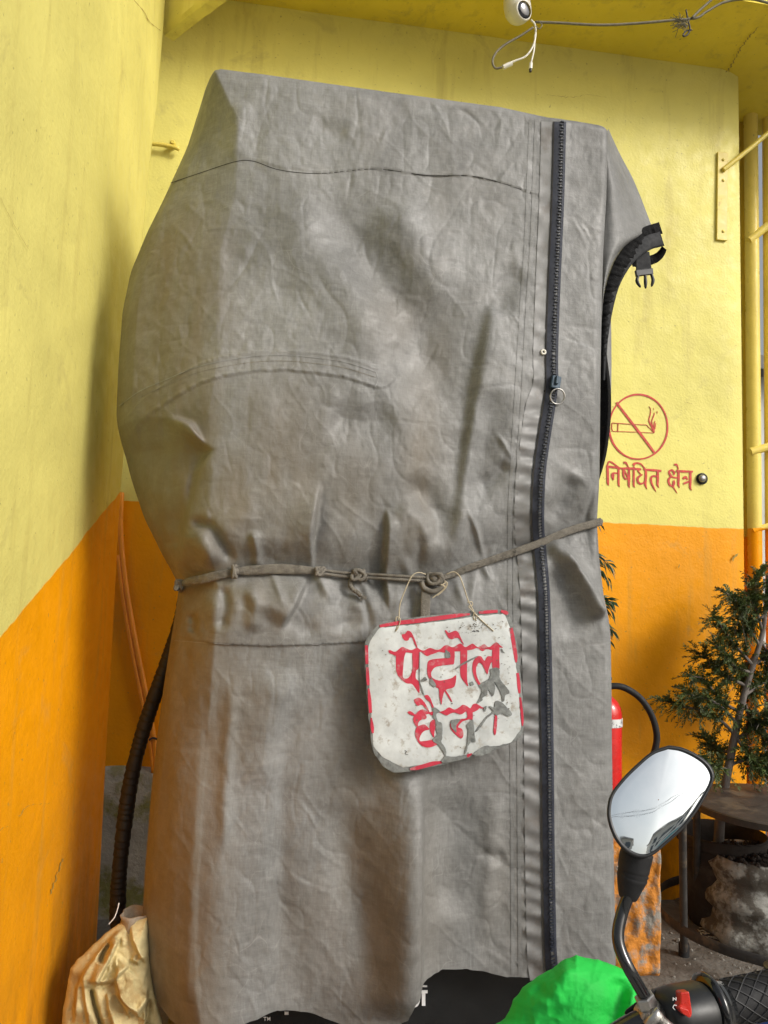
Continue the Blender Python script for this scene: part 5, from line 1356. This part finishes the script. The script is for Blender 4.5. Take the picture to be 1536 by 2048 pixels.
# ---- dark conifer whose tips show past the cover's right edge
YK = 2.62
kt = thing('dark_conifer', 'dark green conifer tips poking out behind the cover\'s right edge', 'plant', at(1170, 1800, YK) * np.array([1, 1, 0]))
kb = at(1160, 1300, YK)
m = MB(); m.tube(np.array([(kb[0], YK, 0), (kb[0] - .01, YK, .6), (kb[0], YK, 1.2), (kb[0] + .01, YK, 1.62)]), [.016, .013, .009, .004], 8)
mk = MB(); rk = random.Random(4)
for (x0, y0, x1, y1, n_) in ((1150, 1040, 1206, 1050, 4), (1150, 1060, 1196, 1098, 5), (1150, 1085, 1232, 1136, 9), (1150, 1100, 1222, 1160, 7), (1160, 1150, 1206, 1180, 4), (1165, 1190, 1236, 1204, 7), (1170, 1195, 1230, 1222, 6), (1175, 1230, 1236, 1266, 4), (1180, 1250, 1228, 1290, 4), (1150, 1290, 1225, 1320, 3)):
    a, b_ = at(x0, y0, YK), at(x1, y1, YK - .04)
    m.tube(np.array([a - (b_ - a) * .4, (a + b_) / 2 + np.array([0, 0, .01]), b_ - (b_ - a) * .15]), [.003, .002, .001], 5)
    for k in range(n_ * 6):
        f = rk.uniform(.15, 1.0); p = a + (b_ - a) * f
        dv = (b_ - a) / np.linalg.norm(b_ - a) * rk.uniform(.4, 1) + np.array([rk.gauss(0, .2), rk.gauss(0, .35), rk.uniform(-1.0, .25)])
        dv /= np.linalg.norm(dv); L = rk.uniform(.03, .065); w = np.cross(dv, np.array([rk.gauss(0, 1), -1, rk.gauss(0, .4)])); w /= np.linalg.norm(w)
        e = p + dv * L; mid = p + dv * L * .55 + np.array([0, 0, .004])
        over = project(e)[0] - (x1 + 4)
        if over > 0: continue
        mk.add([p, mid + w * .0034, e, mid - w * .0034], [(0, 1, 2, 3)])
mk.build('crown', M['leaf_dark'], kt); m.build('trunk', M['bark'], kt, smooth=True)

# ================================================================= LEFT CORNER: WRAPPED HOSE, CLOTH BUNDLE
YH = 2.12
ho = thing('wrapped_hose', 'black tape-wrapped fuel hose hanging in the left gap', 'hose', at(236, 1800, YH))
hpth = ct([(372, 1170), (360, 1240), (334, 1320), (310, 1390), (284, 1470), (264, 1550), (250, 1640), (240, 1730), (236, 1800), (238, 1850), (262, 1940)], YH, 420)
arc = np.concatenate([[0], np.cumsum(np.linalg.norm(np.diff(hpth, axis=0), axis=1))])
wr = (arc / .021 + .35 * np.sin(arc * 31) + .3 * np.sin(arc * 71)) % 1.0
rad = (0.0158 + .0034 * np.clip(arc / .5, 0, 1)) * (1 + .13 * wr - .10 * (wr > .9) + .04 * np.sin(arc * 23))
m = MB(); m.tube(hpth, rad, 16); m.build('sleeve', pm('black_tape', (.006, .006, .0065), .6, .3, 30, .4, 160, bdist=.002, spec=.5), ho, smooth=True)
def relief(outline, Y, H, feats, name, mat, parent, nr=70, na=220, crum=.006, seed=0, back=.6, jag=2.0, power=.5, cscale=34.0):
    """solid cushion with a traced outline, at distance Y, domed toward the viewer and away, with folds"""
    X, Yp = loop(outline, na, jag, seed)
    cx_, cy_ = X.mean(), Yp.mean()
    rho = 1 - (1 - np.linspace(0, 1, nr)) ** 1.5
    rho = rho[::-1]
    Gf_, Gb_ = [], []
    for r in rho:
        x = cx_ + (X - cx_) * r; y = cy_ + (Yp - cy_) * r
        dome = np.maximum(0, 1 - r * r) ** power
        h = H * dome + feats(x, y) * min(1, (1 - r) * 6) + crum * (ridged(x / cscale + seed, y / cscale, 3) - .5) * min(1, (1 - r) * 8)
        f = at(x, y, Y - h); b_ = at(x, y, Y + back * H * dome)
        Gf_.append(np.vstack([f, f[:1]])); Gb_.append(np.vstack([b_, b_[:1]]))
    mb = MB(); mb.grid(np.concatenate([np.array(Gf_)[::-1], np.array(Gb_)[1:]], 0))
    return mb.build(name, mat, parent, smooth=True, weld=True)
M['sack_cloth'] = pm('ochre_cloth', (.54, .455, .24), .95, .2, 14, .5, 120, dirt=(.40, .30, .14), dirt_scale=12, dirt_at=.56, bdist=.003, spec=.15)
YS = 1.93
cbn = thing('cloth_bundle', 'crumpled ochre cloth bundle in the bottom left corner', 'cloth', at(220, 2200, YS))
BO = [(296, 1832), (262, 1836), (236, 1848), (205, 1872), (180, 1896), (158, 1916), (140, 1938), (134, 1975), (126, 2020), (122, 2080), (130, 2150), (180, 2190), (260, 2200), (320, 2170), (334, 2100), (322, 2040), (312, 2000), (304, 1960), (300, 1900)]
def bf(x, y):
    h = fold(x, y, [(250, 1850), (212, 1885), (176, 1930), (152, 1975), (146, 2050)], .030, 2.5, 26, .12)
    h += fold(x, y, [(190, 1978), (204, 1950), (224, 1912), (237, 1884), (228, 1866)], .034, 2.5, 18, .12)
    h += ridge(x, y, [(222, 1882), (207, 1906), (199, 1930)], 6, -.045, .2)
    h += fold(x, y, [(178, 1962), (198, 1969), (228, 1962), (262, 1928)], .034, 2.5, 24, .12)
    h += ridge(x, y, [(180, 1972), (188, 2010), (200, 2048), (212, 2100)], 5, -.040, .12)
    h += fold(x, y, [(236, 1925), (230, 1965), (240, 2000), (262, 2040)], .026, 2.5, 34, .15)
    h += fold(x, y, [(228, 1986), (250, 2012), (276, 2031), (302, 1990)], .032, 2.5, 24, .12)
    h += fold(x, y, [(258, 1846), (264, 1880), (280, 1915), (296, 1930)], .022, 2.5, 22, .2)
    h += fold(x, y, [(258, 1918), (276, 1928), (294, 1910)], .022, 2.5, 16, .2)
    h += fold(x, y, [(296, 1975), (293, 2010), (291, 2070)], -.026, 2, 12, .15)
    h += fold(x, y, [(163, 1950), (168, 2000), (178, 2060)], .018, 2.5, 20, .2)
    h += fold(x, y, [(212, 1980), (216, 2020), (232, 2070)], .018, 2.5, 20, .2)
    rb_ = random.Random(8)
    for i in range(46):
        x0, y0 = rb_.uniform(135, 300), rb_.uniform(1845, 2060); L = rb_.uniform(15, 50); a_ = rb_.gauss(1.9, .6)
        h += fold(x, y, [(x0, y0), (x0 + math.cos(a_) * L, y0 + math.sin(a_) * L)], rb_.choice((-1, 1)) * rb_.uniform(.003, .009), 1.8, 12, .4)
    return h
relief(BO, YS, .055, bf, 'bundle', M['sack_cloth'], cbn, nr=110, na=300, crum=.008, seed=2, jag=4, cscale=30)
m = MB(); c_ = at(270, 1846, YS + .012); u_ = np.array([.10, .1, 1.0])
G = []
for h_, r_ in ((-.02, .033), (0, .034), (.014, .034), (.026, .038), (.027, .035), (.01, .031), (0, .030)):
    G.append([c_ + np.array([0.1, 0, 1]) * h_ + r_ * (1 + .12 * math.sin(3 * a + h_ * 60) + .05 * math.sin(7 * a)) * np.array([math.cos(a), math.sin(a), 0]) for a in np.linspace(0, 6.283, 33)])
m.grid(np.array(G)); m.build('collar', M['hose_white'], cbn, smooth=True)
m = MB(); m.tube(ct([(238, 1806), (234, 1822), (228, 1836), (218, 1848)], YS - .03, 20), .0012, 5); m.build('thread', M['print_white'], cbn)

# ================================================================= MOTORCYCLE: RIGHT BAR, MIRROR, SWITCH
YM = 0.78
mc = thing('motorcycle', 'parked motorcycle handlebar with oblong mirror in the lower right', 'motorcycle', (.26, 1.1, 0))
def mp(pts, Y, n=40):
    Ys = np.array(Y if np.ndim(Y) else [Y] * len(pts), float)
    return catmull(at(np.array([p[0] for p in pts], float), np.array([p[1] for p in pts], float), Ys), n)
mcen = at(1318, 1601, YM)
dvec = mcen - C0; dvec /= np.linalg.norm(dvec)
rvec = np.array([.20, -1.0, .47]); rvec /= np.linalg.norm(rvec)
mn = rvec - dvec; mn /= np.linalg.norm(mn)
def mpl(px, py, off=0.0):
    d = ray(np.asarray(float(px)), np.asarray(float(py))); lam = ((mcen - C0) @ mn + off) / (d @ mn); return C0 + d * lam
def z5(x, y): return 1136 + x / 3.425, 1450 + y / 3.425
MOUT = [(690, 140), (780, 155), (880, 200), (960, 260), (1000, 330), (995, 390), (950, 480), (870, 610), (780, 720), (680, 810), (590, 885), (520, 912), (450, 900), (380, 855), (320, 780), (280, 680), (268, 590), (290, 480), (370, 370), (470, 270), (580, 180)]
Pm = catmull([(*z5(x, y), 0) for x, y in MOUT + MOUT[:1]], 97)[:-1, :2]
cxm, cym = Pm.mean(0)
def mring(scale, off, inset=0.0):
    out = []
    for x, y in Pm:
        vx, vy = x - cxm, y - cym; L = math.hypot(vx, vy)
        k = scale * (L - inset) / L
        out.append(mpl(cxm + vx * k, cym + vy * k, off))
    out.append(out[0]); return out
m = MB(); m.grid(np.array([mring(.94, 0.000, 3), mring(.965, .0035, 1), mring(1.0, .002), mring(1.005, -.004), mring(.99, -.012), mring(.90, -.026), mring(.70, -.038), mring(.40, -.043), mring(.02, -.044)]))
mir = m.build('mirror', M['black_plastic'], mc, smooth=True, weld=True)
M['mirror_glass'], nt, b = nodes('mirror_glass')
b.inputs['Metallic'].default_value = 1.0
tcm = N(nt, 'ShaderNodeTexCoord').outputs['Object']
nt.links.new(ramp(nt, noise_n(nt, tcm, 40, 6), [(.3, (.80, .86, .89)), (.7, (.88, .92, .94))]), b.inputs['Base Color'])
nt.links.new(ramp(nt, noise_n(nt, tcm, 70, 7), [(.45, (.015,) * 3), (.8, (.09,) * 3)]), b.inputs['Roughness'])
m = MB(); m.grid(np.array([mring(r, .0008 + .0030 * (1 - r * r), 3 * (r > .9)) for r in (.962, .93, .85, .75, .62, .48, .34, .2, .1, .01)])); m.build('glass', M['mirror_glass'], mir, smooth=True, weld=True)
# stem, boot, clamp
ctr = mp([(1276, 1700), (1270, 1720), (1266, 1745), (1260, 1772), (1256, 1796)], YM + .004, 30)
rb = np.interp(np.linspace(0, 1, 30), [0, .15, .42, .44, .47, .50, .53, .56, .60, .97, 1], [.0150, .0155, .0150, .0135, .0150, .0150, .0132, .0150, .0142, .0092, .0085])
m = MB(); m.tube(ctr, rb, 20); m.build('rubber_boot', M['black_rubber'], mc, smooth=True)
m = MB(); m.tube(mp([(1262, 1772), (1256, 1792), (1246, 1820), (1238, 1850), (1236, 1878), (1243, 1906), (1257, 1936), (1273, 1964), (1289, 1992)], [YM, YM, YM, YM - .005, YM - .01, YM - .015, YM - .02, YM - .02, YM - .02], 50), .0058, 14); m.build('mirror_stem', M['gloss_black'], mc, smooth=True)
YB2 = YM - .02
cl0 = at(1291, 1999, YB2)
axn = at(1298, 2012, YB2) - at(1288, 1988, YB2); axn /= np.linalg.norm(axn)
m = MB(); m.lathe(cl0 - axn * .004, axn, [(0, .0085), (.001, .0098), (.010, .0098), (.011, .0085)], 6); m.build('lock_nut', M['steel'], mc)
m = MB(); m.lathe(cl0 + axn * .006, axn, [(0, .010), (.004, .0125), (.022, .0125), (.028, .010)], 18); m.lathe(at(1306, 2034, YB2), np.array([.3, -.7, -.3]), [(-.012, .013), (.006, .013), (.010, .009)], 16); m.build('clamp', M['chrome'], mc, smooth=True, angle=40)
def solid(pts, Y, th, name, mat, bev=.003, tilt=0.0, parent=None):
    """housing: traced face with thickness th away from the viewer, bevelled"""
    xs_ = [p[0] for p in pts]
    f = [at(x, y, Y + tilt * (x - xs_[0])) for x, y in pts]; b_ = [at(x, y, Y + tilt * (x - xs_[0]) + th) + np.array([0, 0, -th * .15]) for x, y in pts]
    mb = MB(); mb.slab(f, b_); return mb.build(name, mat, parent or mc, bevel=bev)
# brake perch, lever
solid([(1247, 2022), (1268, 2006), (1296, 1984), (1316, 1976), (1328, 1976), (1318, 1996), (1302, 2012), (1312, 2060), (1262, 2075)], YB2 + .012, .03, 'lever_perch', M['black_plastic'], .004)
m = MB(); m.tube(mp([(1300, 2030), (1340, 2066), (1420, 2090), (1560, 2100)], YB2 - .035, 30), np.linspace(.009, .0065, 30), 12, flat=(1, .6)); m.build('brake_lever', M['chrome'], mc, smooth=True)
# switch block: rounded lathe-like housing about the bar axis
b0, b1 = at(1318, 2034, YB2 + .005), at(1440, 2010, YB2 + .02)
bax_ = b1 - b0; blen = np.linalg.norm(bax_); bax_ /= blen
def shell_(h, t): return 0
m = MB(); m.lathe(b0 - bax_ * .002, bax_, [(0, .012), (.002, .020), (.006, .0245), (.020, .0262), (.046, .0262), (.050, .025), (.0515, .020)], 32, lambda h, t: .10 * math.cos(2 * t + .6)); sw = m.build('switch_housing', M['black_plastic'], mc, smooth=True, angle=50)
m = MB(); m.lathe(b0 + bax_ * .0495, bax_, [(0, .020), (.001, .026), (.004, .0295), (.007, .0295), (.010, .026), (.015, .0225), (.021, .021)], 32); m.build('grip_collar', M['gloss_black'], mc, smooth=True)
# red kill switch rocker
def solid2(pts, off, th, name, mat, parent, bev):
    f = []
    for x, y in pts:
        p = at(x, y, YB2 - off); f.append(p)
    mb = MB(); b_ = [p + np.array([.0, th, -th * .3]) for p in f]
    mb.slab(f, b_); return mb.build(name, mat, parent, bevel=bev)
solid2([(1360, 1985), (1379, 1983), (1382, 2004), (1385, 2026), (1384, 2034), (1378, 2036), (1366, 2028), (1357, 2016), (1361, 2004)], .0265, .012, 'kill_switch', M['switch_red'], sw, .0016)
solid2([(1360, 2014), (1377, 2020), (1383, 2034), (1378, 2036), (1366, 2028), (1358, 2017)], .0300, .008, 'switch_nib', M['switch_red'], sw, .0016)
m = MB()
def swp(x, y): return at(np.asarray(float(x)), np.asarray(float(y)), YB2 - .0262)
for s in ([(1346, 1994, 1.2), (1346, 2001, 1.2)], [(1352, 1994, 1.2), (1352, 2001, 1.2)], [(1346, 1995, 1.2), (1352, 2000, 1.2)], [(1353, 2011, 1.3), (1348, 2010, 1.3), (1346, 2015, 1.3), (1350, 2020, 1.3)]):
    stroke(m, swp, s, .0003)
m.build('switch_marking', M['print_white'], sw)
# grip with raised diamond ribs
g0 = b0 + bax_ * .066; gl = .14
gax = bax_ + np.array([.05, .0, .03]); gax /= np.linalg.norm(gax)
m = MB(); m.lathe(g0, gax, [(0, .0185), (.004, .0195), (gl, .0195)], 28); grip = m.build('throttle_grip', M['black_rubber'], mc, smooth=True, angle=40)
u_ = np.cross(gax, [0, 0, 1]); u_ /= np.linalg.norm(u_); v_ = np.cross(gax, u_)
m = MB()
for k in range(10):
    for sgn_ in (-1, 1):
        P = []
        for i in range(60):
            f = i / 59; a = sgn_ * f * 5.2 + 2 * math.pi * k / 10
            P.append(g0 + gax * (.006 + f * (gl - .008)) + .0202 * (math.cos(a) * u_ + math.sin(a) * v_))
        m.tube(np.array(P), .0006, 4)
m.build('grip_ribs', pm('worn_rubber_rib', (.014, .0145, .016), .6, .2, 30, 0), grip)
# bar, steering head, fork and wheel (below the frame)
m = MB(); head = np.array([.24, .93, .70])
m.tube(catmull(np.array([g0 + gax * gl, b0 + bax_ * .05, b0 - bax_ * .015, b0 - bax_ * .05 + np.array([-.01, .05, -.07]), head + np.array([.06, 0, -.02]), head + np.array([-.1, .02, -.04]), head + np.array([-.3, -.02, -.10])]), 60), .011, 12); m.build('handlebar', M['gloss_black'], mc, smooth=True)
for sx in (-.08, .08):
    m = MB(); m.tube(np.array([head + np.array([sx, 0, .02]), (head[0] + sx, 1.18, .28)]), .018, 12); m.build('fork_leg', M['chrome'], mc, smooth=True, angle=50)
m = MB(); wc = np.array([head[0], 1.18, .285])
m.tube(np.array([wc + np.array([0, .235 * math.cos(a), .235 * math.sin(a)]) for a in np.linspace(0, 6.283, 49)]), .045, 14, cap=False); wh = m.build('wheel', M['black_rubber'], mc, smooth=True)
m = MB(); m.lathe(wc - np.array([.03, 0, 0]), (1, 0, 0), [(0, .02), (.0, .05), (.06, .05), (.06, .02)], 20); m.build('hub', M['chrome'], wh, smooth=True, angle=40)
m = MB(); m.lathe(head + np.array([0, .02, -.10]), (0, 1, .05), [(0, .03), (.03, .075), (.09, .085), (.10, .07)], 24); m.build('headlamp', M['black_plastic'], mc, smooth=True, angle=40)

M['green_cloth'] = pm('bright_green_cloth', (.008, .50, .055), .75, .12, 10, .35, 180, dirt=(.01, .33, .045), dirt_scale=8, dirt_at=.58, bdist=.002)
YG = 1.0
gc = thing('green_cloth', 'bright green cloth draped over the motorcycle headlamp', 'cloth', at(1150, 2100, YG))
GO = [(984, 2052), (996, 2044), (1010, 2034), (1020, 2022), (1027, 2000), (1046, 1974), (1072, 1953), (1104, 1936), (1128, 1920), (1152, 1909), (1168, 1913), (1206, 1920), (1236, 1934), (1262, 1946), (1284, 1964), (1302, 1990), (1312, 2030), (1310, 2120), (1250, 2180), (1100, 2190), (1000, 2120)]
def gf(x, y):
    h = ridge(x, y, [(1150, 1915), (1120, 1960), (1080, 2030)], 26, .012)
    h += ridge(x, y, [(1240, 1945), (1235, 2000), (1210, 2060)], 22, -.012)
    h += ridge(x, y, [(1270, 1965), (1262, 2010), (1240, 2060)], 12, .012)
    h += ridge(x, y, [(1060, 1970), (1090, 1990), (1120, 2040)], 18, -.008)
    return h
relief(GO, YG, .055, gf, 'drape', M['green_cloth'], gc, crum=.007, seed=6, back=.9, jag=6, power=.6, cscale=52)

bl = thing('blue_can', 'blue plastic container beyond the throttle grip', 'container', at_ground(1560., 2140.))
cb_ = at(1562, 1990, 1.55)
m = MB(); m.lathe((cb_[0], 1.55, 0), (0, 0, 1), [(0, .07), (.01, .078), (cb_[2] - .06, .078), (cb_[2] - .02, .066), (cb_[2] + .02, .05)], 28); bb = m.build('body', M['blue_plastic'], bl, smooth=True, angle=50)
m = MB(); m.lathe((cb_[0], 1.55, cb_[2] + .02), (0, 0, 1), [(0, .03), (.03, .03), (.032, .02)], 20); m.build('cap', M['black_plastic'], bl, smooth=True, angle=40)

# ================================================================= BEHIND THE VIEWER (seen in the mirror and past the wall)
M['window'] = pm('window_glass', (.12, .14, .16), .2, .2, 2, 0)
def house(x, y, w, d, h, face, label, wall, lower, roofc, cols, rows):
    t = thing('street_building', label, 'building', (x, y, 0), 'buildings across the street')
    mw = pm('plaster_%d' % int(x * 10 + 500), wall, .85, .1, 1.5, .2, 12)
    m = MB(); m.box((x, y, h / 2), (w / 2, d / 2, h / 2)); m.build('walls', mw, t)
    m = MB(); m.box((x, y, h + .12), (w / 2 + .5, d / 2 + .5, .12)); m.build('roof', pm('roof_%d' % int(x * 10 + 500), roofc, .8, .15, 2, .2, 10), t)
    if lower:
        m = MB(); m.box((x, y + face * (d / 2 + .02), h * .22), (w / 2 - .1, .05, h * .20)); m.build('shutter', pm('shutter_%d' % int(x * 10 + 500), lower, .6, .15, 3, .2, 10), t)
    for r in range(rows):
        for c in range(cols):
            m = MB(); xx = x - w / 2 + w * (c + .5) / cols; zz_ = h * (.45 + .5 * (r + .5) / rows)
            m.box((xx, y + face * (d / 2 + .01), zz_), (w / cols * .28, .06, h * .5 / rows * .32)); m.build('window', M['window'], t)
house(9.5, -24, 7, 6, 6.2, 1, 'white building with teal shutters reflected along the mirror\'s lower right edge', (.8, .79, .76), (.10, .36, .42), (.5, .5, .5), 4, 2)
house(-3.5, -26, 9, 6, 7.5, 1, 'tall pale building reflected at the mirror\'s lower left', (.75, .73, .68), (.4, .3, .25), (.5, .5, .5), 5, 3)
house(8.6, 16, 4, 5, 5.2, -1, 'pale building seen through the pipe frame', (.66, .66, .64), None, (.2, .2, .2), 4, 3)
w_ = thing('overhead_wire', 'overhead street wire reflected in the mirror', 'wire', (8, -14, 0))
for k in (0, 1):
    m = MB(); m.tube(catmull(np.array([(-12, -14, 7.8 + k * .3), (2, -14, 7.1 + k * .3), (9, -14, 6.9 + k * .3), (26, -14, 7.4 + k * .3)]), 30), .02, 5); m.build('strand', M['black_rubber'], w_)
